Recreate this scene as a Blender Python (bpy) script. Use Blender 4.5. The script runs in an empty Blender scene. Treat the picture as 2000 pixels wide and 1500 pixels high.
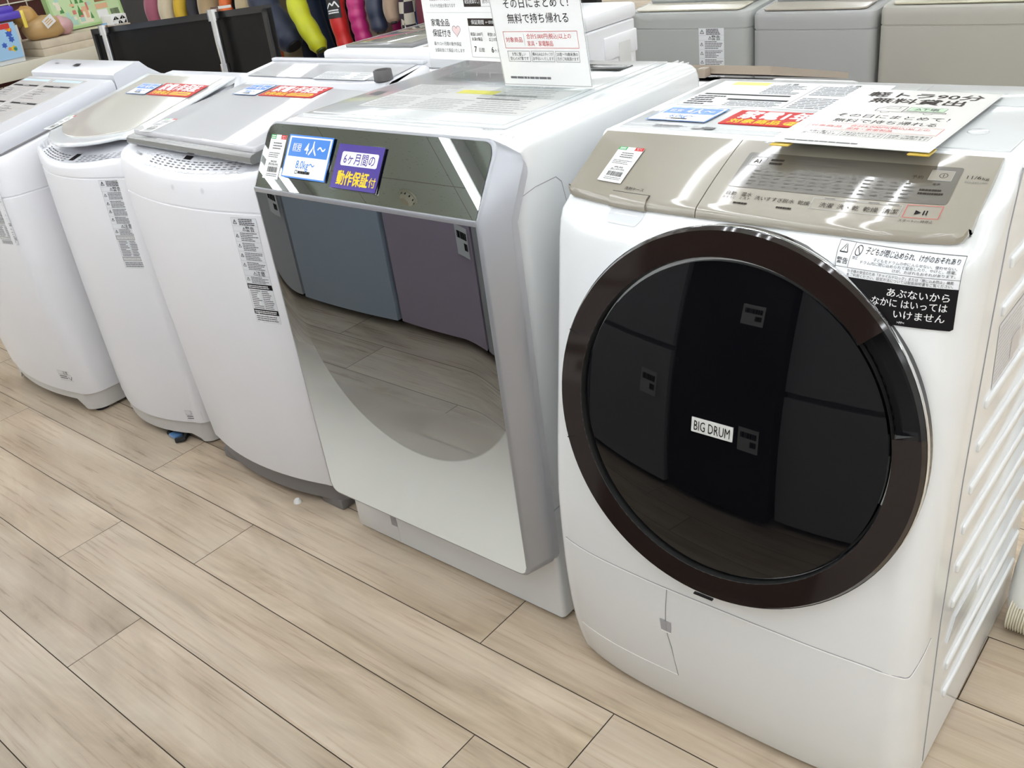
import bpy, bmesh, math, random
from mathutils import Vector, Matrix
random.seed(7)
SC = bpy.context.scene
COL = SC.collection
PI = math.pi

# ---------------------------------------------------------------- camera
CAM_ROWS = ((0.76370908, 0.6337498, -0.12292127),      # image right
            (0.22175971, -0.43636892, -0.87201193),    # image down
            (-0.6062764, 0.63870444, -0.47379908))     # view direction
cam_d = bpy.data.cameras.new('camera')
cam_d.sensor_width = 36.0
cam_d.lens = 1830.0 / 2000.0 * 36.0
cam_d.clip_start = 0.02
cam_d.clip_end = 100.0
cam = bpy.data.objects.new('camera', cam_d)
COL.objects.link(cam)
r_, d_, f_ = [Vector(v).normalized() for v in CAM_ROWS]
f_ = r_.cross(d_).normalized()
d_ = f_.cross(r_).normalized()
cam.matrix_world = Matrix(((r_.x, -d_.x, -f_.x, 0.0), (r_.y, -d_.y, -f_.y, 0.0),
                           (r_.z, -d_.z, -f_.z, 1.37), (0, 0, 0, 1)))
SC.camera = cam

# ---------------------------------------------------------------- light level
SC.view_settings.view_transform = 'Standard'
SC.view_settings.look = 'None'
SC.view_settings.exposure = 0.42
SC.view_settings.gamma = 1.0
SC.view_settings.use_curve_mapping = False
TUBE_POWER = 12.5
world = bpy.data.worlds.new('world')
SC.world = world
world.use_nodes = True
world.node_tree.nodes['Background'].inputs[0].default_value = (0.9, 0.95, 1.0, 1)
world.node_tree.nodes['Background'].inputs[1].default_value = 0.25

# ---------------------------------------------------------------- materials
MATS = {}
def mat(name, color=(0.8, 0.8, 0.8), rough=0.5, metal=0.0, spec=0.5, coat=0.0, emit=None, power=1.0,
        trans=0.0, ior=1.5, noise=None, bump=None, alpha=1.0, sheen=0.0):
    if name in MATS:
        return MATS[name]
    m = bpy.data.materials.new(name)
    m.use_nodes = True
    nt = m.node_tree
    b = nt.nodes['Principled BSDF']
    b.inputs['Base Color'].default_value = (*color, 1)
    b.inputs['Roughness'].default_value = rough
    b.inputs['Metallic'].default_value = metal
    b.inputs['Specular IOR Level'].default_value = spec
    b.inputs['Coat Weight'].default_value = coat
    b.inputs['Coat Roughness'].default_value = 0.05
    b.inputs['Transmission Weight'].default_value = trans
    b.inputs['IOR'].default_value = ior
    b.inputs['Alpha'].default_value = alpha
    b.inputs['Sheen Weight'].default_value = sheen
    if emit:
        b.inputs['Emission Color'].default_value = (*emit, 1)
        b.inputs['Emission Strength'].default_value = power
    if noise or bump:
        tc = nt.nodes.new('ShaderNodeTexCoord')
    if noise:                      # (scale, amount) : slight tone variation of the material itself
        n = nt.nodes.new('ShaderNodeTexNoise')
        n.inputs['Scale'].default_value = noise[0]
        n.inputs['Detail'].default_value = 4
        nt.links.new(tc.outputs['Object'], n.inputs['Vector'])
        cr = nt.nodes.new('ShaderNodeValToRGB')
        a = noise[1]
        cr.color_ramp.elements[0].position = 0.3
        cr.color_ramp.elements[1].position = 0.7
        cr.color_ramp.elements[0].color = (*[c * (1 - a) for c in color], 1)
        cr.color_ramp.elements[1].color = (*[min(1, c * (1 + a)) for c in color], 1)
        nt.links.new(n.outputs['Fac'], cr.inputs[0])
        nt.links.new(cr.outputs[0], b.inputs['Base Color'])
    if bump:                       # (scale, strength)
        n2 = nt.nodes.new('ShaderNodeTexNoise')
        n2.inputs['Scale'].default_value = bump[0]
        n2.inputs['Detail'].default_value = 3
        nt.links.new(tc.outputs['Object'], n2.inputs['Vector'])
        bp = nt.nodes.new('ShaderNodeBump')
        bp.inputs['Strength'].default_value = bump[1]
        bp.inputs['Distance'].default_value = 0.002
        nt.links.new(n2.outputs['Fac'], bp.inputs['Height'])
        nt.links.new(bp.outputs[0], b.inputs['Normal'])
    MATS[name] = m
    return m

WHITE = mat('white_gloss_enamel', (0.75, 0.765, 0.77), 0.13, coat=0.3, noise=(3, 0.012))
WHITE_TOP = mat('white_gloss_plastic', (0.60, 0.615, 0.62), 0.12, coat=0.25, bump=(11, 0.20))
SATIN = mat('white_satin_enamel', (0.79, 0.79, 0.81), 0.33, noise=(3, 0.012))
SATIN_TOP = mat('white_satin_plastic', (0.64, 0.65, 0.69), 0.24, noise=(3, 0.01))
LIDWHITE = mat('white_lid_plastic', (0.56, 0.56, 0.58), 0.015)
GREY_BODY = mat('pale_grey_plastic', (0.62, 0.62, 0.60), 0.35)
BASE_DARK = mat('dark_grey_base_plastic', (0.20, 0.19, 0.19), 0.5)
BASE_GREY = mat('warm_grey_base_plastic', (0.58, 0.565, 0.54), 0.45)
SILVER = mat('silver_paint', (0.36, 0.37, 0.40), 0.33, metal=0.5)
CHROME = mat('chrome', (0.85, 0.86, 0.88), 0.08, metal=1.0)
CHAMP = mat('champagne_plastic', (0.275, 0.248, 0.20), 0.30, coat=1.0)
CHAMP_D = mat('champagne_dark_window', (0.105, 0.094, 0.076), 0.30, coat=1.0)
RINGB = mat('dark_brown_gloss', (0.017, 0.011, 0.0095), 0.07, coat=0.2)
BLACKG = mat('black_door_glass', (0.003, 0.003, 0.004), 0.015, spec=0.45)
BLACKP = mat('black_plastic', (0.010, 0.010, 0.011), 0.18)
BLACKM = mat('black_matte', (0.012, 0.012, 0.012), 0.55)
RUBBER = mat('black_rubber', (0.02, 0.02, 0.02), 0.8)
SEAM = mat('seam_shadow_grey', (0.30, 0.30, 0.31), 0.6)
EDGE_HI = mat('edge_highlight_white', (0.86, 0.86, 0.86), 0.3)  # edge highlight put into the colour
GREYP = mat('mid_grey_plastic', (0.36, 0.36, 0.38), 0.4)
PAPER = mat('white_paper', (0.82, 0.82, 0.81), 0.6)
GLOSSPAPER = mat('laminated_white_paper', (0.80, 0.79, 0.77), 0.10, coat=0.4, bump=(7, 0.12))
FILM = mat('label_film_white', (0.72, 0.73, 0.75), 0.35)
FILM_G = mat('label_film_grey', (0.60, 0.60, 0.58), 0.4)
INK = mat('black_ink', (0.008, 0.007, 0.008), 0.5, spec=0.12)
INK_G = mat('grey_ink', (0.15, 0.15, 0.155), 0.5, spec=0.15)
INK_L = mat('light_grey_ink', (0.38, 0.38, 0.38), 0.5)
INK_B = mat('blue_ink', (0.03, 0.13, 0.42), 0.4)
INK_R = mat('red_ink', (0.55, 0.03, 0.025), 0.4)
INK_BR = mat('brown_ink', (0.035, 0.027, 0.022), 0.5, spec=0.12)
BLUEC = mat('blue_card', (0.03, 0.19, 0.62), 0.25)
REDC = mat('red_card', (0.50, 0.010, 0.010), 0.45, spec=0.25)
YELC = mat('yellow_print', (0.80, 0.55, 0.015), 0.45, spec=0.25)
YELH = mat('yellow_header', (0.70, 0.66, 0.10), 0.3)
PURC = mat('purple_card', (0.055, 0.03, 0.26), 0.22)
GRNC = mat('green_print', (0.03, 0.32, 0.08), 0.35)
WINK = mat('white_ink', (0.80, 0.80, 0.80), 0.4)
ACRYL = bpy.data.materials.new('clear_acrylic')
ACRYL.use_nodes = True
_n = ACRYL.node_tree
_t = _n.nodes.new('ShaderNodeBsdfTransparent'); _t.inputs[0].default_value = (0.97, 0.98, 0.98, 1)
_g = _n.nodes.new('ShaderNodeBsdfGlossy'); _g.inputs['Roughness'].default_value = 0.02
_f = _n.nodes.new('ShaderNodeValue'); _f.outputs[0].default_value = 0.06
_m = _n.nodes.new('ShaderNodeMixShader')
_n.links.new(_f.outputs[0], _m.inputs[0]); _n.links.new(_t.outputs[0], _m.inputs[1]); _n.links.new(_g.outputs[0], _m.inputs[2])
_n.links.new(_m.outputs[0], _n.nodes['Material Output'].inputs['Surface'])
CREAM = mat('cream_hose_plastic', (0.74, 0.70, 0.56), 0.45)

# ---------------------------------------------------------------- mesh helpers
class M:
    """collects geometry and links it as one mesh object"""
    def __init__(s):
        s.v, s.f, s.fm, s.mats = [], [], [], []
    def mi(s, m):
        if m not in s.mats:
            s.mats.append(m)
        return s.mats.index(m)
    def add(s, vs, fs, m):
        o = len(s.v); k = s.mi(m)
        s.v += [tuple(p) for p in vs]
        for f in fs:
            s.f.append(tuple(i + o for i in f)); s.fm.append(k)
        return s
    def box(s, x0, x1, y0, y1, z0, z1, m, bev=0.0, seg=2, rot=None, at=None):
        bm = bmesh.new()
        bmesh.ops.create_cube(bm, size=1.0)
        for v in bm.verts:
            v.co = Vector(((x0 + x1) / 2 + v.co.x * (x1 - x0), (y0 + y1) / 2 + v.co.y * (y1 - y0), (z0 + z1) / 2 + v.co.z * (z1 - z0)))
        if bev > 0:
            bmesh.ops.bevel(bm, geom=bm.edges[:], offset=bev, segments=seg, affect='EDGES', profile=0.5)
        return s.bm(bm, m, rot, at)
    def bm(s, bm, m, rot=None, at=None):
        bm.verts.index_update()
        vs = [v.co.copy() for v in bm.verts]
        if rot is not None:
            vs = [rot @ v for v in vs]
        if at is not None:
            vs = [v + Vector(at) for v in vs]
        s.add(vs, [[v.index for v in f.verts] for f in bm.faces], m)
        bm.free()
        return s
    def loft(s, loops, m, cap0=True, cap1=True, closed=True, capm=None):
        n = len(loops[0]); vs = [p for l in loops for p in l]; fs = []
        for i in range(len(loops) - 1):
            for j in range(n if closed else n - 1):
                k = (j + 1) % n
                fs.append((i * n + j, i * n + k, (i + 1) * n + k, (i + 1) * n + j))
        s.add(vs, fs, m)
        if cap0: s.add(loops[0], [tuple(range(n))[::-1]], capm or m)
        if cap1: s.add(loops[-1], [tuple(range(n))], capm or m)
        return s
    def grid(s, fn, us, vs_, m, flip=False):
        nu, nv = len(us), len(vs_)
        pts = [fn(u, v) for v in vs_ for u in us]
        fs = []
        for j in range(nv - 1):
            for i in range(nu - 1):
                q = (j * nu + i, j * nu + i + 1, (j + 1) * nu + i + 1, (j + 1) * nu + i)
                fs.append(q[::-1] if flip else q)
        return s.add(pts, fs, m)
    def prism(s, poly, a, b, m, axis='x'):
        """polygon given as (p, q) pairs extruded along an axis between a and b"""
        def P(p, q, t):
            return {'x': (t, p, q), 'y': (p, t, q), 'z': (p, q, t)}[axis]
        return s.loft([[P(p, q, a) for p, q in poly], [P(p, q, b) for p, q in poly]], m)
    def tube(s, path, r, m, n=10, cap=True):
        path = [Vector(p) for p in path]
        rs = r if isinstance(r, (list, tuple)) else [r] * len(path)
        loops = []; up = Vector((0, 0, 1)); prev = None
        for i, p in enumerate(path):
            t = (path[min(i + 1, len(path) - 1)] - path[max(i - 1, 0)])
            t = t.normalized() if t.length > 1e-9 else Vector((0, 0, 1))
            if prev is None:
                a = t.cross(up)
                if a.length < 1e-3: a = t.cross(Vector((1, 0, 0)))
            else:
                a = prev - t * prev.dot(t)
            a.normalize(); prev = a; b = t.cross(a)
            loops.append([p + rs[i] * (math.cos(2 * PI * k / n) * a + math.sin(2 * PI * k / n) * b) for k in range(n)])
        return s.loft(loops, m, cap, cap)
    def lathe(s, prof, m, frame, n=64, a0=0.0, a1=2 * PI, cap=False):
        """prof: (radius, height) pairs turned about the frame's third axis; frame = (origin, e1, e2, e3)"""
        o, e1, e2, e3 = [Vector(q) for q in frame]
        full = abs(a1 - a0 - 2 * PI) < 1e-6
        k = n if full else n + 1
        loops = []
        for r, h in prof:
            loops.append([o + e1 * (r * math.cos(a0 + (a1 - a0) * i / n)) + e2 * (r * math.sin(a0 + (a1 - a0) * i / n)) + e3 * h for i in range(k)])
        s.loft(loops, m, False, False, closed=full)
        if not full and cap:
            s.add([l[0] for l in loops], [tuple(range(len(prof)))], m)
            s.add([l[-1] for l in loops], [tuple(range(len(prof)))[::-1]], m)
        return s
    def build(s, name, parent=None, label=None, cat=None, group=None, kind=None, sharp=38, loc=None):
        me = bpy.data.meshes.new(name)
        vs = s.v
        if loc is not None:
            vs = [(p[0] - loc[0], p[1] - loc[1], p[2] - loc[2]) for p in vs]
        me.from_pydata(vs, [], s.f)
        for m in s.mats: me.materials.append(m)
        me.polygons.foreach_set('material_index', s.fm)
        me.polygons.foreach_set('use_smooth', [True] * len(s.f))
        me.update()
        me.set_sharp_from_angle(angle=math.radians(sharp))
        o = bpy.data.objects.new(name, me)
        COL.objects.link(o)
        if loc is not None: o.location = loc
        if parent is not None:
            o.parent = parent
            o.matrix_parent_inverse = Matrix.Translation(-Vector(parent.location)) if parent.type == 'EMPTY' else Matrix.Identity(4)
        tag(o, label, cat, group, kind)
        return o

def tag(o, label=None, cat=None, group=None, kind=None):
    if label: o['label'] = label
    if cat: o['category'] = cat
    if group: o['group'] = group
    if kind: o['kind'] = kind
    return o

def thing(name, loc, label, cat, group=None):
    o = bpy.data.objects.new(name, None)
    COL.objects.link(o)
    o.location = loc
    o.empty_display_size = 0.1
    return tag(o, label, cat, group)

# ---------------------------------------------------------------- print on surfaces
TXT = {}
def text_mesh(body, bold=0.0, res=2):
    """flat glyph polygons of a string: (verts 2D, faces, width, height) with cap height about 0.73"""
    k = (body, bold, res)
    if k in TXT: return TXT[k]
    c = bpy.data.curves.new('lettering', 'FONT')
    c.body = body
    c.resolution_u = res
    c.offset = bold
    o = bpy.data.objects.new('lettering', c)
    COL.objects.link(o)
    bpy.context.view_layer.update()
    me = bpy.data.meshes.new_from_object(o.evaluated_get(bpy.context.evaluated_depsgraph_get()))
    vs = [(v.co.x, v.co.y) for v in me.vertices]
    fs = [tuple(p.vertices) for p in me.polygons]
    bpy.data.objects.remove(o); bpy.data.curves.remove(c); bpy.data.meshes.remove(me)
    x0 = min((p[0] for p in vs), default=0); x1 = max((p[0] for p in vs), default=0)
    y0 = min((p[1] for p in vs), default=0); y1 = max((p[1] for p in vs), default=0)
    TXT[k] = (vs, fs, x0, x1, y0, y1)
    return TXT[k]

class Art:
    """prints rectangles, strokes and lettering on a surface; mp(u, v, lift) gives the point"""
    def __init__(s, mesh, mp, seg=0.0):
        s.m, s.mp, s.seg, s.k = mesh, mp, seg, 0.0
    def P(s, u, v, l): return s.mp(u, v, l)
    def rect(s, u0, v0, u1, v1, m, l=0.0002):
        nu = max(1, int(abs(u1 - u0) / s.seg)) if s.seg else 1
        nv = max(1, int(abs(v1 - v0) / s.seg)) if s.seg else 1
        us = [u0 + (u1 - u0) * i / nu for i in range(nu + 1)]
        vs = [v0 + (v1 - v0) * i / nv for i in range(nv + 1)]
        s.m.grid(lambda a, b: s.mp(a, b, l), us, vs, m)
    def poly(s, pts, m, l=0.0002):
        if s.seg:
            us, vs = [q[0] for q in pts], [q[1] for q in pts]
            if max(us) - min(us) > s.seg or max(vs) - min(vs) > s.seg:
                bm = bmesh.new()
                bm.faces.new([bm.verts.new((u, v, 0)) for u, v in pts])
                for ax, a, b in ((0, min(us), max(us)), (1, min(vs), max(vs))):
                    k = int((b - a) / s.seg)
                    for i in range(1, k + 1):
                        co = [0, 0, 0]; no = [0, 0, 0]; co[ax] = a + (b - a) * i / (k + 1); no[ax] = 1
                        bmesh.ops.bisect_plane(bm, geom=bm.verts[:] + bm.edges[:] + bm.faces[:], plane_co=co, plane_no=no)
                bm.verts.index_update()
                s.m.add([s.mp(v.co.x, v.co.y, l) for v in bm.verts], [[v.index for v in f.verts] for f in bm.faces], m)
                bm.free()
                return
        s.m.add([s.mp(u, v, l) for u, v in pts], [tuple(range(len(pts)))], m)
    def rrect(s, u0, v0, u1, v1, r, m, l=0.0002):
        pts = []
        for cx, cy, a in ((u1 - r, v1 - r, 0), (u0 + r, v1 - r, PI / 2), (u0 + r, v0 + r, PI), (u1 - r, v0 + r, 1.5 * PI)):
            for i in range(5):
                pts.append((cx + r * math.cos(a + PI / 2 * i / 4), cy + r * math.sin(a + PI / 2 * i / 4)))
        s.poly(pts, m, l)
    def frame(s, u0, v0, u1, v1, w, m, l=0.0003):
        s.rect(u0, v0, u1, v0 + w, m, l); s.rect(u0, v1 - w, u1, v1, m, l)
        s.rect(u0, v0, u0 + w, v1, m, l); s.rect(u1 - w, v0, u1, v1, m, l)
    def stroke(s, pts, w, m, l=0.0003, close=False):
        if close: pts = list(pts) + [pts[0]]
        for (a, b), (c, d) in zip(pts[:-1], pts[1:]):
            L = math.hypot(c - a, d - b)
            if L < 1e-9: continue
            nx, ny = -(d - b) / L * w / 2, (c - a) / L * w / 2
            s.poly([(a - nx, b - ny), (c - nx, d - ny), (c + nx, d + ny), (a + nx, b + ny)], m, l)
    def ring(s, u, v, r, w, m, l=0.0003, n=24, a0=0, a1=2 * PI):
        pts = [(u + r * math.cos(a0 + (a1 - a0) * i / n), v + r * math.sin(a0 + (a1 - a0) * i / n)) for i in range(n + 1)]
        s.stroke(pts, w, m, l)
    def text(s, body, u, v, h, m, l=0.0004, align='c', bold=0.0, width=None, rot=0.0, heavy=0.0):
        if heavy:
            for k_, (du, dv) in enumerate(((-heavy, 0), (heavy, 0), (0, -heavy), (0, heavy))):
                s.text(body, u + du * h, v + dv * h, h, m, l + 0.00002 * k_, align, bold, width, rot)
            return
        """h = height of one character cell; width squeezes the line to a given width"""
        vs, fs, x0, x1, y0, y1 = text_mesh(body, bold)
        if not vs: return
        k = h / 0.85
        sx = k if width is None else width / max(1e-6, x1 - x0)
        off = {'l': x0, 'c': (x0 + x1) / 2, 'r': x1}[align]
        ca, sa = math.cos(rot), math.sin(rot)
        out = []
        for x, y in vs:
            a, b = (x - off) * sx, (y - 0.36) * k
            out.append(s.mp(u + a * ca - b * sa, v + a * sa + b * ca, l))
        s.m.add(out, fs, m)
    def lines(s, u0, v0, u1, v1, n, m, fill=0.55, l=0.0003, rnd=0.35, seed=1, words=True):
        """small print too fine to read: broken rows of ink"""
        R = random.Random(seed)
        dv = (v1 - v0) / n
        for i in range(n):
            v = v0 + dv * (i + 0.5)
            end = u1 - (u1 - u0) * rnd * R.random()
            u = u0
            while u < end:
                w = (u1 - u0) * (0.05 + 0.16 * R.random()) if words else end - u0
                s.rect(u, v - dv * fill / 2, min(end, u + w), v + dv * fill / 2, m, l)
                u += w + (u1 - u0) * 0.012
    def barcode(s, u0, v0, u1, v1, m, seed=3, l=0.0003):
        R = random.Random(seed); u = u0; w = u1 - u0
        while u < u1:
            b = w * (0.008 + 0.022 * R.random())
            s.rect(u, v0, min(u1, u + b), v1, m, l)
            u += b + w * (0.01 + 0.02 * R.random())

def plane_map(o, U, V):
    """o = lower left corner, U and V = unit directions of the print's right and up"""
    o, U, V = Vector(o), Vector(U).normalized(), Vector(V)
    V = (V - U * U.dot(V)).normalized()
    N = U.cross(V)
    return lambda u, v, l: o + U * u + V * v + N * l

def quad_map(bl, br, tr, tl, w, h):
    """print area w x h stretched on four corner points"""
    bl, br, tr, tl = map(Vector, (bl, br, tr, tl))
    N = (br - bl).cross(tl - bl).normalized()
    def f(u, v, l):
        a, b = u / w, v / h
        return (bl * (1 - a) + br * a) * (1 - b) + (tl * (1 - a) + tr * a) * b + N * l
    return f

def interp(tab):
    xs = [t[0] for t in tab]
    def f(z):
        if z <= xs[0]: return tab[0][1]
        for (a, b), (c, d) in zip(tab[:-1], tab[1:]):
            if z <= c: return b + (d - b) * (z - a) / (c - a)
        return tab[-1][1]
    return f

def smooth_interp(tab):
    """monotone-ish cubic through the table (Catmull-Rom tangents)"""
    n = len(tab)
    ms = []
    for i in range(n):
        a, b = tab[max(0, i - 1)], tab[min(n - 1, i + 1)]
        ms.append((b[1] - a[1]) / (b[0] - a[0]))
    def f(z):
        if z <= tab[0][0]: return tab[0][1]
        for i in range(n - 1):
            (a, b), (c, d) = tab[i], tab[i + 1]
            if z <= c:
                h = c - a; t = (z - a) / h
                return ((2*t**3 - 3*t**2 + 1) * b + (t**3 - 2*t**2 + t) * h * ms[i]
                        + (-2*t**3 + 3*t**2) * d + (t**3 - t**2) * h * ms[i + 1])
        return tab[-1][1]
    return f

def plan(x0, x1, yc, yb, bow, rx, ry, rb, z, nf=14, nc=7, left=None, pw=2):
    """closed plan outline at height z: bowed front, rounded front corners (rx, ry), small rear radius rb"""
    cx, hw = (x0 + x1) / 2, (x1 - x0) / 2
    yfr = lambda x: yc + bow * abs((x - cx) / hw) ** pw
    pts = []
    for i in range(nc + 1):                       # front right corner, from the side to the front
        a = PI / 2 * i / nc
        x = x1 - rx + rx * math.cos(a)
        pts.append((x, yfr(x1 - rx) + ry - ry * math.sin(a) , z))
    lx, ly = left or (rx, ry)
    xa, xb = x1 - rx, x0 + lx
    for i in range(1, nf):
        x = xa + (xb - xa) * i / nf
        pts.append((x, yfr(x), z))
    for i in range(nc + 1):
        a = PI / 2 * i / nc
        x = x0 + lx - lx * math.sin(a)
        pts.append((x, yfr(x0 + lx) + ly - ly * math.cos(a), z))
    for i in range(4):
        a = PI / 2 * i / 3
        pts.append((x0 + rb - rb * math.cos(a), yb - rb + rb * math.sin(a), z))
    for i in range(4):
        a = PI / 2 * i / 3
        pts.append((x1 - rb + rb * math.sin(a), yb - rb + rb * math.cos(a), z))
    return pts[::-1]
# ================================================================ THE ROOM
def floor_material():
    m = bpy.data.materials.new('greige_oak_vinyl_planks')
    m.use_nodes = True
    nt = m.node_tree; L = nt.links.new; N = nt.nodes.new
    b = nt.nodes['Principled BSDF']
    at = N('ShaderNodeAttribute'); at.attribute_name = 'plank'
    tc = N('ShaderNodeTexCoord')
    off = N('ShaderNodeVectorMath'); off.operation = 'ADD'
    sc = N('ShaderNodeVectorMath'); sc.operation = 'SCALE'; sc.inputs['Scale'].default_value = 37.0
    L(at.outputs['Color'], sc.inputs[0]); L(tc.outputs['Object'], off.inputs[0]); L(sc.outputs[0], off.inputs[1])
    def noise(scale, stretch, detail, dist=0.0, rough=0.55):
        mp = N('ShaderNodeMapping'); mp.inputs['Scale'].default_value = (stretch, 1, 1)
        L(off.outputs[0], mp.inputs[0])
        n = N('ShaderNodeTexNoise'); n.inputs['Scale'].default_value = scale; n.inputs['Detail'].default_value = detail
        n.inputs['Distortion'].default_value = dist; n.inputs['Roughness'].default_value = rough
        L(mp.outputs[0], n.inputs['Vector'])
        return n
    big = noise(6.5, 0.26, 5, 1.6, 0.6)
    # cathedral figure: rings from a stretched noise field
    fig = noise(3.4, 0.22, 2, 0.4)
    mul = N('ShaderNodeMath'); mul.operation = 'MULTIPLY'; mul.inputs[1].default_value = 9.0
    fr = N('ShaderNodeMath'); fr.operation = 'PINGPONG'; fr.inputs[1].default_value = 1.0
    L(fig.outputs['Fac'], mul.inputs[0]); L(mul.outputs[0], fr.inputs[0])
    fine = noise(110.0, 0.03, 4, 0.2)
    cr = N('ShaderNodeValToRGB')
    e = cr.color_ramp.elements
    e[0].position, e[0].color = 0.28, (0.370, 0.278, 0.192, 1)
    e[1].position, e[1].color = 0.72, (0.700, 0.570, 0.430, 1)
    e2 = e.new(0.5); e2.color = (0.545, 0.432, 0.312, 1)
    L(big.outputs['Fac'], cr.inputs[0])
    mx = N('ShaderNodeMix'); mx.data_type = 'RGBA'; mx.blend_type = 'MIX'
    fr2 = N('ShaderNodeMath'); fr2.operation = 'MULTIPLY'; fr2.inputs[1].default_value = 0.55
    L(fr.outputs[0], fr2.inputs[0]); L(fr2.outputs[0], mx.inputs[0])
    L(cr.outputs[0], mx.inputs[6]); mx.inputs[7].default_value = (0.740, 0.630, 0.500, 1)
    mx2 = N('ShaderNodeMix'); mx2.data_type = 'RGBA'; mx2.blend_type = 'OVERLAY'; mx2.inputs[0].default_value = 0.30
    crf = N('ShaderNodeValToRGB')
    crf.color_ramp.elements[0].position = 0.30; crf.color_ramp.elements[1].position = 0.68
    crf.color_ramp.elements[0].color = (0.30, 0.29, 0.27, 1); crf.color_ramp.elements[1].color = (0.62, 0.62, 0.61, 1)
    L(fine.outputs['Fac'], crf.inputs[0])
    L(mx.outputs[2], mx2.inputs[6]); L(crf.outputs[0], mx2.inputs[7])
    # per plank tone
    hs = N('ShaderNodeHueSaturation')
    sep = N('ShaderNodeSeparateColor'); L(at.outputs['Color'], sep.inputs[0])
    mr = N('ShaderNodeMapRange'); mr.inputs['To Min'].default_value = 0.86; mr.inputs['To Max'].default_value = 1.03
    L(sep.outputs[1], mr.inputs['Value']); L(mr.outputs[0], hs.inputs['Value'])
    L(mx2.outputs[2], hs.inputs['Color']); L(hs.outputs[0], b.inputs['Base Color'])
    rr = N('ShaderNodeMapRange'); rr.inputs['To Min'].default_value = 0.22; rr.inputs['To Max'].default_value = 0.36
    L(fine.outputs['Fac'], rr.inputs['Value']); L(rr.outputs[0], b.inputs['Roughness'])
    bp = N('ShaderNodeBump'); bp.inputs['Strength'].default_value = 0.12; bp.inputs['Distance'].default_value = 0.001
    L(fine.outputs['Fac'], bp.inputs['Height']); L(bp.outputs[0], b.inputs['Normal'])
    b.inputs['Specular IOR Level'].default_value = 0.45
    return m

def build_floor():
    fm = floor_material()
    groove = mat('plank_groove', (0.085, 0.06, 0.04), 0.8)
    W, Y0, LEN = 0.18035, 0.4150, 1.2700
    known = {0: -1.8185, 1: -2.2225, 2: -1.8803, 3: -1.10, 4: -2.05, 5: -1.55, -1: -2.335, -2: -1.3}
    cut = {1: (-2.2225, -0.9535), 2: (-1.8803, -0.7676)}
    R = random.Random(4)
    X0, X1, YA, YB = -15.0, 5.0, -9.0, 13.0
    vs, fs, cols = [], [], []
    g = 0.0011
    for r in range(int(math.floor((YA - Y0) / W)), int(math.ceil((YB - Y0) / W))):
        ya, yb = Y0 + r * W, Y0 + (r + 1) * W
        if r in cut:
            js = list(cut[r])
            while js[0] > X0: js.insert(0, js[0] - LEN)
            while js[-1] < X1: js.append(js[-1] + LEN)
        else:
            j = known.get(r, R.random() * LEN)
            j -= LEN * math.ceil((j - X0) / LEN)
            js = [j + LEN * k for k in range(int((X1 - X0) / LEN) + 3)]
        for a, b in zip(js[:-1], js[1:]):
            xa, xb = max(a + g, X0), min(b - g, X1)
            if xb <= xa: continue
            o = len(vs)
            vs += [(xa, ya + g, 0), (xb, ya + g, 0), (xb, yb - g, 0), (xa, yb - g, 0)]
            fs.append((o, o + 1, o + 2, o + 3))
            c = (R.random(), R.random(), R.random(), 1)
            cols += [c] * 4
    o = len(vs)
    vs += [(X0, YA, -0.003), (X1, YA, -0.003), (X1, YB, -0.003), (X0, YB, -0.003),
           (X0, YA, -0.1), (X1, YA, -0.1), (X1, YB, -0.1), (X0, YB, -0.1)]
    cols += [(0, 0, 0, 1)] * 8
    base = [(o, o + 1, o + 2, o + 3), (o + 7, o + 6, o + 5, o + 4), (o, o + 4, o + 5, o + 1), (o + 1, o + 5, o + 6, o + 2),
            (o + 2, o + 6, o + 7, o + 3), (o + 3, o + 7, o + 4, o)]
    me = bpy.data.meshes.new('floor')
    me.from_pydata(vs, [], fs + base)
    me.materials.append(fm); me.materials.append(groove)
    for i in range(len(base)): me.polygons[len(fs) + i].material_index = 1
    ca = me.color_attributes.new('plank', 'FLOAT_COLOR', 'POINT')
    for i, c in enumerate(cols): ca.data[i].color = c
    ob = bpy.data.objects.new('floor', me)
    COL.objects.link(ob)
    tag(ob, kind='structure')
build_floor()

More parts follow.
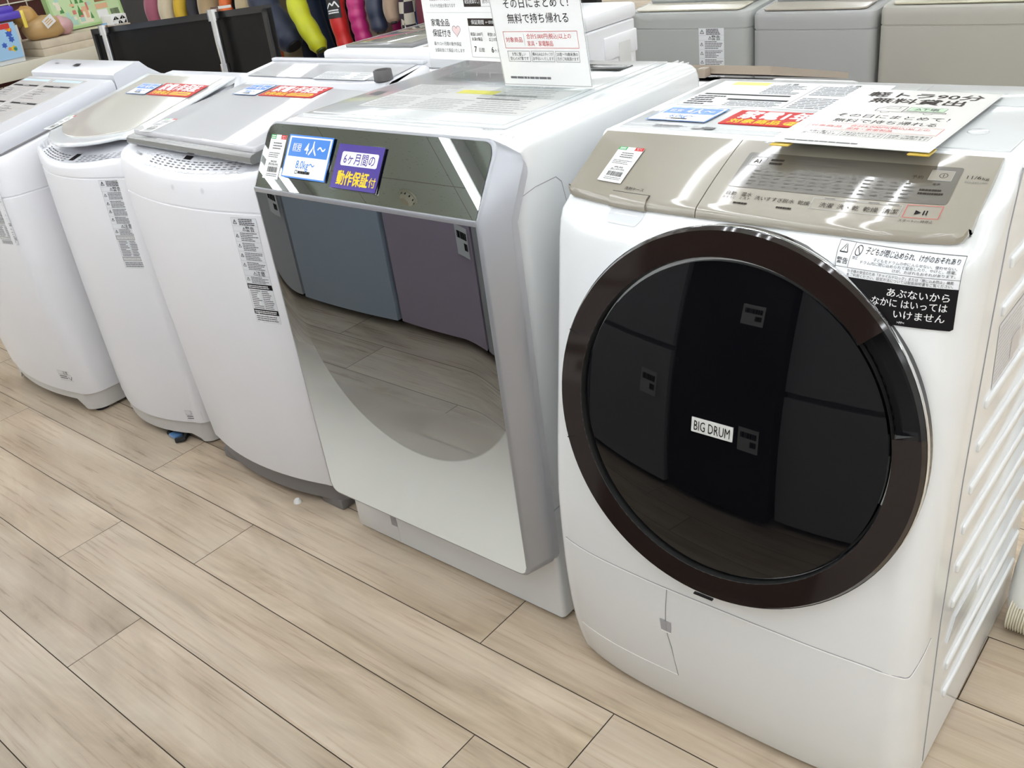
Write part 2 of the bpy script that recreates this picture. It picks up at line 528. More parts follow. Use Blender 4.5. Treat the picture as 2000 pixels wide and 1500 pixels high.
CEIL_Z = 2.80
def ceiling_material():
    m = bpy.data.materials.new('ceiling_tile')
    m.use_nodes = True
    nt = m.node_tree; L = nt.links.new; N = nt.nodes.new
    b = nt.nodes['Principled BSDF']; b.inputs['Roughness'].default_value = 0.9
    tc = N('ShaderNodeTexCoord')
    br = N('ShaderNodeTexBrick'); br.offset = 0.0
    br.inputs['Scale'].default_value = 1.0; br.inputs['Brick Width'].default_value = 0.91; br.inputs['Row Height'].default_value = 0.91
    br.inputs['Mortar Size'].default_value = 0.004
    br.inputs['Color1'].default_value = (0.655, 0.745, 0.74, 1); br.inputs['Color2'].default_value = (0.64, 0.73, 0.725, 1)
    br.inputs['Mortar'].default_value = (0.42, 0.42, 0.40, 1)
    L(tc.outputs['Object'], br.inputs['Vector'])
    mp = N('ShaderNodeMapping'); mp.inputs['Scale'].default_value = (34, 130, 1); L(tc.outputs['Object'], mp.inputs[0])
    n = N('ShaderNodeTexNoise'); n.inputs['Scale'].default_value = 1.0; n.inputs['Detail'].default_value = 2
    L(mp.outputs[0], n.inputs['Vector'])
    cr = N('ShaderNodeValToRGB'); cr.color_ramp.elements[0].position = 0.27; cr.color_ramp.elements[1].position = 0.33
    cr.color_ramp.elements[0].color = (0.55, 0.55, 0.52, 1); cr.color_ramp.elements[1].color = (1, 1, 1, 1)
    L(n.outputs['Fac'], cr.inputs[0])
    mx = N('ShaderNodeMix'); mx.data_type = 'RGBA'; mx.blend_type = 'MULTIPLY'; mx.inputs[0].default_value = 1.0
    L(br.outputs['Color'], mx.inputs[6]); L(cr.outputs[0], mx.inputs[7]); L(mx.outputs[2], b.inputs['Base Color'])
    return m
c = M(); c.box(-15.0, 5.0, -9.0, 13.0, CEIL_Z, CEIL_Z + 0.1, ceiling_material()); c.build('ceiling', kind='structure')
WALL = mat('wall_paint', (0.62, 0.62, 0.60), 0.8, noise=(2, 0.03))
for nm, b in (('wall_back', (-15.1, 5.1, 13.0, 13.1)), ('wall_front', (-15.1, 5.1, -9.1, -9.0)),
              ('wall_left', (-15.1, -15.0, -9.0, 13.0)), ('wall_right', (5.0, 5.1, -9.0, 13.0))):
    w = M(); w.box(*b, 0.0, CEIL_Z, WALL); w.build(nm, kind='structure')

# twin fluorescent strips run front to back across the ceiling
TUBE = mat('fluorescent_tube', (0.9, 0.9, 0.9), 0.5, emit=(0.955, 0.98, 1.02), power=TUBE_POWER)
HOUS = mat('white_fixture_enamel', (0.5, 0.5, 0.5), 0.5)
ORD = ('leftmost', 'second', 'third', 'fourth', 'fifth', 'sixth', 'seventh', 'eighth', 'ninth', 'tenth', 'rightmost')
for i, x in enumerate((-13.8, -12.05, -10.3, -8.58, -6.85, -5.20, -3.40, -1.67, 0.06, 1.80, 3.55)):
    single = i == 6
    t = thing('ceiling_light', (x, 2.0, CEIL_Z), ('long single-tube' if single else 'long twin-tube') + ' fluorescent strip, ' + ORD[i] + (' of' if i in (0, 10) else ' from the left among') + ' the ceiling strips', 'ceiling light', 'ceiling strip lights')
    for dx in ((0.0,) if single else (-0.09, 0.09)):
        h = M(); h.box(x + dx - 0.034, x + dx + 0.034, -8.7, 12.7, CEIL_Z - 0.075, CEIL_Z - 0.0005, HOUS, bev=0.003)
        h.build('housing', t)
        tb = M()
        tb.tube([(x + dx, -8.6, CEIL_Z - 0.094), (x + dx, 12.6, CEIL_Z - 0.094)], 0.015, TUBE, 10)
        tb.build('fluorescent_tube', t)
for i, x in enumerate((-4.30, -2.53, -1.02, 0.93)):  # strips added to brighten washer fronts and floor; third also makes panel streaks
    t = thing('ceiling_light', (x, -1.9, CEIL_Z), 'short added twin-tube fill strip over the fridge aisle, ' + ('first', 'second', 'third', 'fourth')[i] + ' of four from the left', 'ceiling light', 'added fill strips over the aisle')
    for dx in (-0.09, 0.09):
        h = M(); h.box(x + dx - 0.034, x + dx + 0.034, -4.6, (-1.95, 0.95, 2.75, 0.95)[i], CEIL_Z - 0.075, CEIL_Z - 0.0005, HOUS, bev=0.003)
        h.build('housing', t)
        tb = M(); tb.tube([(x + dx, -4.5, CEIL_Z - 0.094), (x + dx, (-2.05, 0.85, 2.65, 0.85)[i], CEIL_Z - 0.094)], 0.015, TUBE, 10)
        tb.build('fluorescent_tube', t)
sd = M()
sd.lathe([(0.0, -0.05), (0.03, -0.05), (0.048, -0.035), (0.05, -0.012), (0.06, -0.01), (0.06, -0.0005)], mat('detector_plastic', (0.72, 0.70, 0.60), 0.5),
         ((-4.08, -1.04, CEIL_Z), (1, 0, 0), (0, 1, 0), (0, 0, 1)), 32)
for k in range(10):
    a = 2 * PI * k / 10
    sd.box(-0.004, 0.004, -0.001, 0.001, -0.006, 0.006, BLACKM, rot=Matrix.Rotation(a + PI / 2, 3, 'Z'), at=(-4.08 + 0.0495 * math.cos(a), -1.04 + 0.0495 * math.sin(a), CEIL_Z - 0.024))
sd.build('smoke_detector', label='round cream smoke detector on the ceiling, mirrored in the tilted top of the mirror door', cat='smoke detector', loc=(-4.08, -1.04, CEIL_Z))
# ================================================================ DRUM WASHER WITH THE BIG ROUND DOOR
X0, X1 = -0.918, -0.280
CX, HW = (X0 + X1) / 2, (X1 - X0) / 2
W1C = smooth_interp([(0.0, 1.040), (0.03, 1.030), (0.10, 1.014), (0.20, 1.005), (0.30, 1.004), (0.40, 1.008), (0.50, 1.022),
                     (0.60, 1.040), (0.70, 1.058), (0.80, 1.076), (0.87, 1.090), (0.895, 1.102), (0.905, 1.119), (0.915, 1.134), (0.925, 1.152),
                     (0.938, 1.168), (0.951, 1.200), (0.966, 1.237), (0.981, 1.268)])
W1B = interp([(0.0, 0.034), (0.90, 0.034), (0.955, 0.024), (0.981, 0.0)])
def w1y(x, z): return W1C(z) + W1B(z) * abs((x - CX) / HW) ** 4

w1 = thing('drum_washing_machine', (CX, 1.33, 0.0), 'glossy white drum washer with a big round dark brown door, nearest at right', 'washing machine', 'washing machines in the front row')
b = M()
NF, NC = 44, 8
loops = []
zs = [0.012, 0.02, 0.04, 0.07, 0.1, 0.15, 0.2, 0.25, 0.3, 0.35, 0.4, 0.45, 0.5, 0.55, 0.6, 0.65, 0.7, 0.75, 0.8, 0.85, 0.88, 0.895, 0.905,
      0.912, 0.921, 0.93, 0.937, 0.944, 0.951, 0.957, 0.965, 0.972, 0.978, 0.981]
for z in zs:
    k = min(1.0, max(0.0, (0.981 - z) / 0.07))
    loops.append(plan(X0, X1, W1C(z), 1.64, W1B(z), 0.012 + 0.036 * k, 0.006 + 0.062 * k, 0.02, z, NF, NC, left=(0.010 + 0.010 * k, 0.006 + 0.022 * k), pw=4))
# rounded top edge
for i, dz in ((0.004, 0.0035), (0.010, 0.005)):
    loops.append(plan(X0 + i, X1 - i, 1.268 + i * 0.5, 1.64 - i, 0.0, 0.012, 0.006, 0.02, 0.981 + dz, NF, NC))
b.loft(loops, WHITE)
body1 = b.build('body', w1, sharp=30)
# top cover, a slightly raised plate with a bright border
tp = M()
tp.box(X0 + 0.022, X1 - 0.022, 1.285, 1.625, 0.984, 0.9885, WHITE_TOP, bev=0.002)
tp.box(X0 + 0.034, X1 - 0.24, 1.300, 1.610, 0.987, 0.9895, WHITE_TOP, bev=0.001)
tp.box(X1 - 0.225, X1 - 0.04, 1.50, 1.612, 0.987, 0.990, WHITE_TOP, bev=0.002)
tp.lathe([(0.0, 0.0), (0.011, 0.0), (0.013, -0.0005), (0.014, -0.002)], WHITE_TOP, ((-0.363, 1.36, 0.9908), (1, 0, 0), (0, 1, 0), (0, 0, 1)), 24)
tp.build('top_cover', w1)

front1 = lambda u, v, l: Vector((u, w1y(u, v) - l, v))

# ---- control panel band: detergent drawer at the left, keypad at the right
PV = [(1.142, 0.9085), (1.1255, 0.9098), (1.1225, 0.9120), (1.1235, 0.9190), (1.1275, 0.9250)] + \
     [(1.1275 + 0.1405 * t, 0.9250 + 0.0588 * t + 0.014 * t * (1 - t)) for t in [k / 12 for k in range(1, 13)]] + [(1.276, 0.9800)]
def panel_pt(x, i):
    y, z = PV[i]
    return Vector((x, y + W1B(z) * abs((x - CX) / HW) ** 4, z))
PL = [0.0]
for a, c in zip(PV[4:-1], PV[5:-1]):
    PL.append(PL[-1] + math.hypot(c[0] - a[0], c[1] - a[1]))
def panel1(u, v, l):
    """u = x, v = distance up the sloping face from its lower edge"""
    i = 0
    while i < len(PL) - 2 and v > PL[i + 1]: i += 1
    t = (v - PL[i]) / (PL[i + 1] - PL[i])
    a, c = panel_pt(u, 4 + i), panel_pt(u, 5 + i)
    d = (c - a).normalized()
    return a + (c - a) * t + Vector((0, -d.z, d.y)) * l
def panel_piece(x0, x1, m, r0=0.0, r1=0.0):
    p = M()
    n = max(4, int((x1 - x0) / 0.02))
    xs = [x0 + (x1 - x0) * i / n for i in range(n + 1)]
    def P(x, i):
        q = panel_pt(x, i)
        # rounded lower outer corners
        e = 0.0
        if r0 and x - x0 < r0: e = r0 - math.sqrt(max(0, r0 * r0 - (r0 - (x - x0)) ** 2))
        if r1 and x1 - x < r1: e = r1 - math.sqrt(max(0, r1 * r1 - (r1 - (x1 - x)) ** 2))
        if i <= 3: q = q + Vector((0, 0, e * 0.75))
        return q
    xs = sorted(set(xs + ([x0 + r0 * k / 4 for k in range(5)] if r0 else []) + ([x1 - r1 * k / 4 for k in range(5)] if r1 else [])))
    p.grid(lambda x, i: P(x, i), xs, list(range(len(PV))), m)
    for x, s in ((x0, 1), (x1, -1)):
        top = [P(x, i) for i in range(len(PV))]
        low = [q + Vector((0, 0.012, -0.006)) for q in top]
        vs = top + low; k = len(top)
        p.add(vs, [(i, i + 1, k + i + 1, k + i) for i in range(k - 1)], m)
    return p
SX = -0.6640
dr = panel_piece(X0 + 0.010, SX - 0.0008, CHAMP, r0=0.014)
drawer = dr.build('detergent_drawer', w1, label='champagne drawer front at the left of the control band', sharp=30)
cp = panel_piece(SX + 0.0008, X1 - 0.024, CHAMP, r1=0.018)
panel_part = cp.build('control_panel', w1, label='champagne keypad panel with dark display window', sharp=30)

# ---- door
DT = 0.18
DC = Vector((-0.5822, 1.0507, 0.6320))
DE = ((1, 0, 0), (0, math.sin(DT), math.cos(DT)), (0, -math.cos(DT), math.sin(DT)))
DF = (DC, *DE)
d = M()
HA0, HA1 = math.radians(11), math.radians(41)          # arc of the finger recess at the right
ringp = [(0.2884, -0.01), (0.2884, 0.014), (0.2845, 0.0205), (0.2475, 0.0192)]
d.lathe(ringp, RINGB, DF, 100, HA1, HA0 + 2 * PI, cap=True)
d.lathe([(0.2884, -0.01), (0.2884, 0.014), (0.2845, 0.0205), (0.281, 0.020), (0.279, 0.004), (0.2475, 0.002), (0.2455, 0.000)], BLACKP, DF, 14, HA0, HA1, cap=True)
d.lathe([(0.2475, 0.0192), (0.2470, 0.0186), (0.2455, 0.004)], BLACKM, DF, 100)
for a in (math.radians(160.5), math.radians(198.7)):       # joints of the hinge cover at the left
    d.add([DC + Vector(DE[0]) * (r * math.cos(a + da)) + Vector(DE[1]) * (r * math.sin(a + da)) + Vector(DE[2]) * h
           for r, h in ((0.2862, 0.0209), (0.252, 0.0190)) for da in (-0.0035, 0.0035)], [(0, 1, 3, 2)], BLACKP)
door = d.build('door', w1, sharp=30)
g = M()
gr = 0.2405
g.lathe([(0.2455, 0.0), (0.2445, 0.002), (0.2415, 0.002), (gr, 0.012)] + [(gr * math.cos(k * PI / 2 / 14), 0.012 + 0.0165 * (1 - (math.cos(k * PI / 2 / 14)) ** 2)) for k in range(1, 15)], BLACKG, DF, 110)
g.build('door_glass', door, label='black domed door glass')
ll = M()
ll.lathe([(0.2424, 0.0026), (0.2424, 0.0042), (0.2458, 0.0056), (0.2462, 0.0040)], FILM_G, DF, 10, math.radians(-13), math.radians(4), cap=True)
ll.build('latch_label', door, label='small pale label strip in the door gap')
tr = M()
tr.lathe([(0.2885, 0.004), (0.2902, 0.006), (0.2905, 0.0110), (0.2896, 0.0132), (0.2882, 0.0127)], CHROME, DF, 110)
tr.build('trim_ring', door, label='thin chrome rim around the door')
def door_map(u, v, l):
    r2 = (u * u + v * v) / gr ** 2
    return DC + Vector(DE[0]) * u + Vector(DE[1]) * v + Vector(DE[2]) * (0.012 + 0.0165 * (1 - r2) + l)
bd = M(); A = Art(bd, door_map)
BU, BV = -0.005, -0.003
A.rrect(BU - 0.0335, BV - 0.0115, BU + 0.0335, BV + 0.0115, 0.002, mat('badge_silver', (0.62, 0.62, 0.60), 0.35), 0.0012)
for k in range(4):
    (x0, y0), (x1, y1) = [((-1, -1), (1, -1)), ((1, -1), (1, 1)), ((1, 1), (-1, 1)), ((-1, 1), (-1, -1))][k]
    q = [(BU + 0.0335 * x0, BV + 0.0115 * y0), (BU + 0.0335 * x1, BV + 0.0115 * y1)]
    bd.add([door_map(*q[0], 0.0), door_map(*q[1], 0.0), door_map(*q[1], 0.0012), door_map(*q[0], 0.0012)], [(0, 1, 2, 3)], GREYP)
A.text('BIG DRUM', BU, BV, 0.0185, INK, 0.0016, width=0.058)
bd.build('badge', door, label='silver badge lettered BIG DRUM')

# ---- louvred side panel: raised horizontal ribs on the right side
rb = M()
def rib(y0, y1, z, h=0.0080):
    rb.box(X1 - 0.003, X1 + 0.0045, y0, y1, z - h, z + h, WHITE, bev=0.0035, seg=3)
for y0, z in ((1.262, 0.848), (1.252, 0.783), (1.400, 0.7165), (1.2286, 0.6515), (1.2155, 0.5874), (1.2041, 0.5214), (1.1937, 0.4559), (1.1869, 0.3899),
              (1.1872, 0.3196), (1.3246, 0.2481), (1.1991, 0.1801), (1.2055, 0.1136)):
    rib(y0, 1.600, z)
rb.build('side_ribs', w1, label='embossed ribs of the side panel')
gp = M()          # grip pocket low on the side
gp.prism([(1.185, 0.243), (1.215, 0.275), (1.345, 0.275), (1.330, 0.262), (1.318, 0.243)], X1 - 0.004, X1 + 0.003, WHITE_TOP, 'x')
gp.build('grip_pocket', w1)
sl = M()
A = Art(sl, lambda u, v, l: Vector((X1 + l, u, v)))
A.rect(1.252, 0.662, 1.385, 0.762, FILM, 0.0006)
A.lines(1.256, 0.667, 1.381, 0.757, 14, mat('faded_ink', (0.60, 0.57, 0.55), 0.5), 0.4, 0.0009, seed=5)
A.rect(1.33, 0.674, 1.372, 0.71, mat('faded_ink'), 0.0011)
sl.build('rating_label', w1, label='grey rating label on the right side')
# seams on the front: edge highlight and thin shadow of the lower cover, drawn as strips
KS = [(-0.8965, 1.0299, 0.306), (-0.7752, 1.0075, 0.3095), (-0.6713, 1.0043, 0.3085), (-0.5319, 1.0043, 0.3092), (-0.456, 1.0056, 0.3090), (-0.3716, 1.0129, 0.3050),
      (-0.3223, 1.0225, 0.2975), (-0.3003, 1.0343, 0.2890), (-0.2925, 1.0442, 0.2825), (-0.2889, 1.0504, 0.2835), (-0.2848, 1.0606, 0.2950), (-0.2809, 1.0772, 0.3102), (-0.28, 1.0995, 0.3214)]
ks = [smooth_interp([(float(i), q[j]) for i, q in enumerate(KS)]) for j in range(3)]
kp = []
for i in range(73):
    t = 12 * i / 72
    x, z = ks[0](t), ks[2](t)
    y = w1y(x, z) if x < -0.330 else ks[1](t)
    kp.append(Vector((x, y - 0.0004, z)))
se = M()
se.tube(kp, 0.0011, EDGE_HI, 6)
se.tube([q + Vector((0, 0.0004, 0.0017)) for q in kp], 0.0008, SEAM, 6)
fs_ = [(-0.6693, 0.3065), (-0.6730, 0.268), (-0.675, 0.2362), (-0.6735, 0.205), (-0.6674, 0.1759), (-0.661, 0.1095)]
se.tube([(x, w1y(x, z) - 0.0001, z) for x, z in fs_], 0.0008, SEAM, 6)
se.tube([(x, w1y(x, z) - 0.0001, z) for x, z in [(-0.661 - 0.225 * i / 12, 0.1095 - 0.006 * i / 12) for i in range(13)]], 0.0006, EDGE_HI, 6)
A = Art(se, front1, 0.02)
A.poly([(-0.6860, 0.2369), (-0.6640, 0.2369), (-0.6655, 0.2127), (-0.6850, 0.2127)], GREYP, 0.0007)
A.poly([(-0.6850, 0.2127), (-0.6655, 0.2127), (-0.6655, 0.2095), (-0.6835, 0.2095)], EDGE_HI, 0.0009)
se.build('lower_cover', w1, label='lower front cover with its seam lines and grey finger notch')
# side seam where the wrap-round front meets the side sheet
ss = M()
ss.tube([(X1 + 0.0002, 1.262, 0.975), (X1 + 0.0002, 1.2317, 0.9038), (X1 + 0.0002, 1.205, 0.783), (X1 + 0.0002, 1.165, 0.5645), (X1 + 0.0002, 1.140, 0.3201), (X1 + 0.0002, 1.135, 0.0246)], 0.0012, SEAM, 6)
ss.build('side_seam', w1)
cl = M()
cl.box(-0.616, -0.582, 0.9995, 1.006, 0.3262, 0.3288, BLACKP, bev=0.0008)
cl.build('door_clip', w1)

# ---- drawer pull and the dip below it, its shade painted on a flat patch
vz = lambda z: next((PL[i] + (PL[i + 1] - PL[i]) * (z - PV[4 + i][1]) / (PV[5 + i][1] - PV[4 + i][1]) for i in range(len(PL) - 1) if z <= PV[5 + i][1]), PL[-1])
dh = M()
def pull_pt(x, i):
    if i < 3: return panel1(x, (vz(0.9292), vz(0.9288), 0.0005)[i], (-0.001, 0.0026, 0.0030)[i])
    q = panel_pt(x, (3, 2, 1)[i - 3]); q.y -= (0.0032, 0.0030, 0.0)[i - 3]; q.z -= (0, 0.0008, 0.0016)[i - 3]
    return q
pxs = [-0.8155 + 0.0675 * i / 6 for i in range(7)]
dh.grid(pull_pt, pxs, list(range(6)), CHAMP)
for x in (pxs[0], pxs[-1]):
    q = [pull_pt(x, i) for i in range(6)]
    w = [panel1(x, vz(0.9292), -0.002)] + [v + Vector((0, 0.006, -0.002)) for v in q[1:]]
    dh.add(q + w, [(i, i + 1, 7 + i, 6 + i) for i in range(5)], CHAMP)
dh.build('drawer_pull', drawer, label='raised champagne pull tab')
gpn = M(); A = Art(gpn, panel1, 0.02)
A.rect(-0.8165, vz(0.9290), -0.7470, vz(0.9300), BLACKM, 0.0008)
A.rect(-0.8168, 0.0, -0.8158, vz(0.9300), BLACKM, 0.0008); A.rect(-0.7478, 0.0, -0.7468, vz(0.9300), BLACKM, 0.0008)
gpn.build('pull_gap', drawer)
dip = M(); A = Art(dip, front1, 0.012)
A.rrect(-0.8120, 0.8935, -0.7480, 0.9120, 0.010, mat('recess_shade_white', (0.60, 0.62, 0.64), 0.2), 0.0010)
A.rect(-0.800, 0.9035, -0.758, 0.9055, EDGE_HI, 0.0014)
dip.build('pull_recess_shade', w1)

# ---- print on the control band
pr = M(); A = Art(pr, panel1, 0.010)
V0, V1 = vz(0.9460), vz(0.9745)
A.rrect(-0.637, V0, -0.3425, V1, 0.004, CHAMP_D, 0.0006)
H = V1 - V0
at = lambda f: V0 + H * f
lift = 0.0009
A.frame(-0.6295, at(0.62), -0.6045, at(0.88), 0.0006, INK_L, lift)
A.text('AI', -0.617, at(0.75), 0.0100, INK_BR, lift + 0.0001)
A.lines(-0.598, at(0.66), -0.578, at(0.86), 2, INK_BR, 0.6, lift, 0.1, 3)
for k in range(14):                    # dim legends under the dark window
    x = -0.612 + k * 0.0175
    if x > -0.395: break
    A.lines(x, at(0.06), x + 0.0125, at(0.52), 5, mat('faint_legend', (0.085, 0.078, 0.066), 0.4), 0.32, lift, 0.55, 20 + k)
A.lines(-0.57, at(0.70), -0.47, at(0.95), 3, mat('faint_legend'), 0.4, lift, 0.5, 9)
A.text('予約', -0.392, at(0.66), 0.0065, INK_BR, lift)
A.rrect(-0.3785, at(0.60), -0.3505, at(0.88), 0.003, mat('window_button', (0.30, 0.275, 0.235), 0.08), lift)
A.frame(-0.3785, at(0.60), -0.3505, at(0.88), 0.0005, INK_L, lift + 0.0001)
A.ring(-0.3620, at(0.74), 0.0048, 0.0008, INK_BR, lift + 0.0002)
A.stroke([(-0.3620, at(0.70)), (-0.3620, at(0.78))], 0.0009, INK_BR, lift + 0.0002)
A.text('電源', -0.3655, at(0.50), 0.004, INK_BR, lift)
A.lines(-0.382, at(0.20), -0.352, at(0.38), 2, INK_BR, 0.55, lift, 0.2, 31)
A.text('11/6', -0.3345, vz(0.9678), 0.0085, INK_BR, lift, 'l', width=0.0165)
A.text('kg', -0.3165, vz(0.9672), 0.0060, INK_BR, lift, 'l', width=0.0078)
A.text('BD-SV110G', -0.3345, vz(0.9640), 0.0042, INK_G, lift, 'l', width=0.0255)
VB = vz(0.9384)
A.text('自動', -0.6245, VB + 0.0042, 0.0072, INK_BR, lift); A.text('おそうじ', -0.6245, VB - 0.0036, 0.0043, INK_BR, lift)
A.text('温水', -0.6010, VB + 0.0042, 0.0072, INK_BR, lift); A.text('ミスト', -0.6010, VB - 0.0036, 0.0050, INK_BR, lift)
for s_, x in (('洗い', -0.5790), ('すすぎ', -0.5580), ('脱水', -0.5375), ('乾燥', -0.5160)):
    A.text(s_, x, VB, 0.0072, INK_BR, lift)
A.lines(-0.614, VB - 0.0150, -0.592, VB - 0.0110, 1, INK_BR, 0.8, lift, 0.05, 2); A.lines(-0.550, VB - 0.0150, -0.528, VB - 0.0110, 1, INK_BR, 0.8, lift, 0.05, 3)
A.frame(-0.5065, VB - 0.0080, -0.3905, VB + 0.0120, 0.0006, INK_L, lift)
for s_, x in (('洗濯', -0.4850), ('洗・乾', -0.4560), ('乾燥', -0.4270), ('清潔', -0.4025)):
    A.text(s_, x, VB, 0.0082, INK_BR, lift)
for x in (-0.485, -0.456, -0.427, -0.4025): A.rect(x - 0.007, VB + 0.0122, x + 0.007, VB + 0.0130, INK_BR, lift)
A.frame(-0.3860, VB - 0.0085, -0.3440, VB + 0.0145, 0.0007, INK_R, lift)
A.poly([(-0.3735, VB - 0.0025), (-0.3660, VB + 0.0015), (-0.3735, VB + 0.0055)], INK, lift)
A.rect(-0.3640, VB - 0.0025, -0.3625, VB + 0.0055, INK, lift); A.rect(-0.3605, VB - 0.0025, -0.3590, VB + 0.0055, INK, lift)
A.text('スタート/一時停止', -0.3680, VB - 0.0140, 0.0042, INK_BR, lift)
pr.build('keypad_print', panel_part, label='dark display window and printed keys')
dp = M(); A = Art(dp, panel1)
A.text('洗剤ケース', -0.7810, vz(0.9335), 0.0062, INK, 0.0009, width=0.0350)
dp.build('drawer_print', drawer)

# ---- warning sticker beside the door
wl = M()
A = Art(wl, lambda u, v, l: front1(u, v - 0.042 * (u + 0.375), l * 1.7), 0.010)
A.poly([(-0.4495, 0.9050), (-0.4440, 0.8790), (-0.4290, 0.8700), (-0.2985, 0.8700), (-0.2995, 0.9050)], FILM, 0.0016)
A.poly([(-0.4285, 0.8702), (-0.4210, 0.8655), (-0.3955, 0.8455), (-0.3720, 0.8210), (-0.3690, 0.8190), (-0.3010, 0.8190), (-0.2975, 0.8215), (-0.2985, 0.8702)], INK, 0.0017)
A.stroke([(-0.4495, 0.9050), (-0.4440, 0.8790), (-0.4290, 0.8700)], 0.0007, INK_G, 0.0019)
A.stroke([(-0.4495, 0.9050), (-0.2995, 0.9050), (-0.2985, 0.8700)], 0.0007, INK_G, 0.0019)
A.stroke([(-0.4446, 0.8810), (-0.2985, 0.8810)], 0.0006, INK_G, 0.0019)
A.stroke([(-0.4290, 0.9050), (-0.4290, 0.8810)], 0.0006, INK_G, 0.0019)
A.stroke([(-0.4443, 0.8960), (-0.4393, 0.9030), (-0.4343, 0.8960)], 0.0008, INK, 0.0019, True)
A.rect(-0.4397, 0.8983, -0.4389, 0.9008, INK, 0.0021); A.rect(-0.4397, 0.8968, -0.4389, 0.8975, INK, 0.0021)
A.text('警告', -0.4375, 0.8878, 0.0062, INK, 0.0021, bold=0.006, width=0.0142)
A.ring(-0.4215, 0.8990, 0.0040, 0.0008, INK, 0.0021)
A.stroke([(-0.4242, 0.9017), (-0.4188, 0.8963)], 0.0008, INK, 0.0021)
A.text('禁止', -0.4225, 0.8925, 0.0030, INK, 0.0021)
for t_, v_, h_, w_, r_u, bo in (('子どもが閉じ込められ、けがのおそれあり', 0.9000, 0.0050, 0.1095, -0.3035, 0.008), ('子どもをドラムの中に入らせない、使わせない、', 0.8932, 0.0033, 0.0955, -0.3045, 0.0),
                       ('ドラム内に閉じ込められて窒息したり、やけど、感電、', 0.8892, 0.0033, 0.1100, -0.3045, 0.0), ('けが、おぼれるおそれがあります。', 0.8848, 0.0033, 0.0705, -0.3045, 0.0),
                       ('お子様の安全のため「チャイルドロック」または「閉じ込め防止」機能', 0.8777, 0.0036, 0.1230, -0.3050, 0.0), ('をご利用ください。設定方法については取扱説明書をご覧ください。', 0.8733, 0.0036, 0.1230, -0.3050, 0.0)):
    A.text(t_, r_u, v_, h_, INK, 0.0021, 'r', bold=bo, width=w_)
A.text('あぶないから', -0.3060, 0.8592, 0.0098, WINK, 0.0021, 'r', bold=0.006, width=0.0705)
A.text('なかに はいっては', -0.3070, 0.8468, 0.0098, WINK, 0.0021, 'r', bold=0.006, width=0.0860)
A.text('いけません', -0.3080, 0.8335, 0.0098, WINK, 0.0021, 'r', bold=0.006, width=0.0575)
A.text('>PP<', -0.3560, 0.8236, 0.0036, WINK, 0.0021)
wl.build('warning_label', w1, label='white and black child safety warning sticker')

# ---- instruction print on the top cover
tm = lambda u, v, l: Vector((u, v, 0.9895 + l))
tl = M(); A = Art(tl, tm)
A.rect(-0.872, 1.425, -0.560, 1.600, FILM, 0.0003)
A.rect(-0.845, 1.572, -0.775, 1.594, YELH, 0.0005)
A.text('注意', -0.735, 1.585, 0.012, INK, 0.0005)
A.text('注意', -0.625, 1.585, 0.012, INK, 0.0005)
A.lines(-0.765, 1.515, -0.690, 1.578, 7, INK_G, 0.45, 0.0005, 0.4, 4)
A.lines(-0.675, 1.515, -0.575, 1.578, 7, INK_G, 0.45, 0.0005, 0.4, 5)
A.rect(-0.86, 1.500, -0.700, 1.508, INK, 0.0005)
A.rect(-0.80, 1.468, -0.690, 1.477, INK, 0.0005)
A.lines(-0.865, 1.430, -0.800, 1.495, 5, INK, 0.5, 0.0005, 0.5, 6)
A.lines(-0.79, 1.430, -0.690, 1.465, 4, INK_G, 0.45, 0.0005, 0.3, 7)
A.lines(-0.675, 1.430, -0.575, 1.500, 7, INK_G, 0.45, 0.0005, 0.3, 8)
A.stroke([(-0.682, 1.43), (-0.682, 1.59)], 0.001, INK_G, 0.0005)
A.rect(-0.7445, 1.288, -0.7270, 1.3005, INK_G, 0.0005); A.rect(-0.7650, 1.288, -0.7480, 1.3005, INK_L, 0.0005)
A.lines(-0.835, 1.287, -0.770, 1.302, 3, INK_G, 0.5, 0.0005, 0.4, 10)
tl.build('instruction_label', w1, label='white instruction print with yellow header on the top')

# drain hose leaving the side near the floor
hs = thing('drain_hose', (-0.10, 1.60, 0.0), 'cream corrugated drain hose on the floor behind the big-door washer, at the right edge', 'hose')
h = M(); loops = []
path = [(-0.262, 1.545, 0.036), (-0.20, 1.546, 0.034), (-0.10, 1.555, 0.034), (0.05, 1.60, 0.034), (0.25, 1.68, 0.034), (0.5, 1.78, 0.034)]
fp = [smooth_interp([(i / 5, p[k]) for i, p in enumerate(path)]) for k in range(3)]
NP = 190
h.tube([(fp[0](i / NP), fp[1](i / NP), fp[2](i / NP)) for i in range(NP + 1)], [0.0325 if i % 3 else 0.0285 for i in range(NP + 1)], CREAM, 14)
h.build('corrugated_tube', hs)
el = M()
el.tube([(-0.246, 1.640, 0.16), (-0.246, 1.625, 0.135), (-0.245, 1.600, 0.10), (-0.242, 1.570, 0.066), (-0.238, 1.552, 0.045)], [0.022, 0.026, 0.029, 0.030, 0.029], mat('translucent_elbow', (0.72, 0.71, 0.66), 0.3), 14)
el.build('elbow', hs)
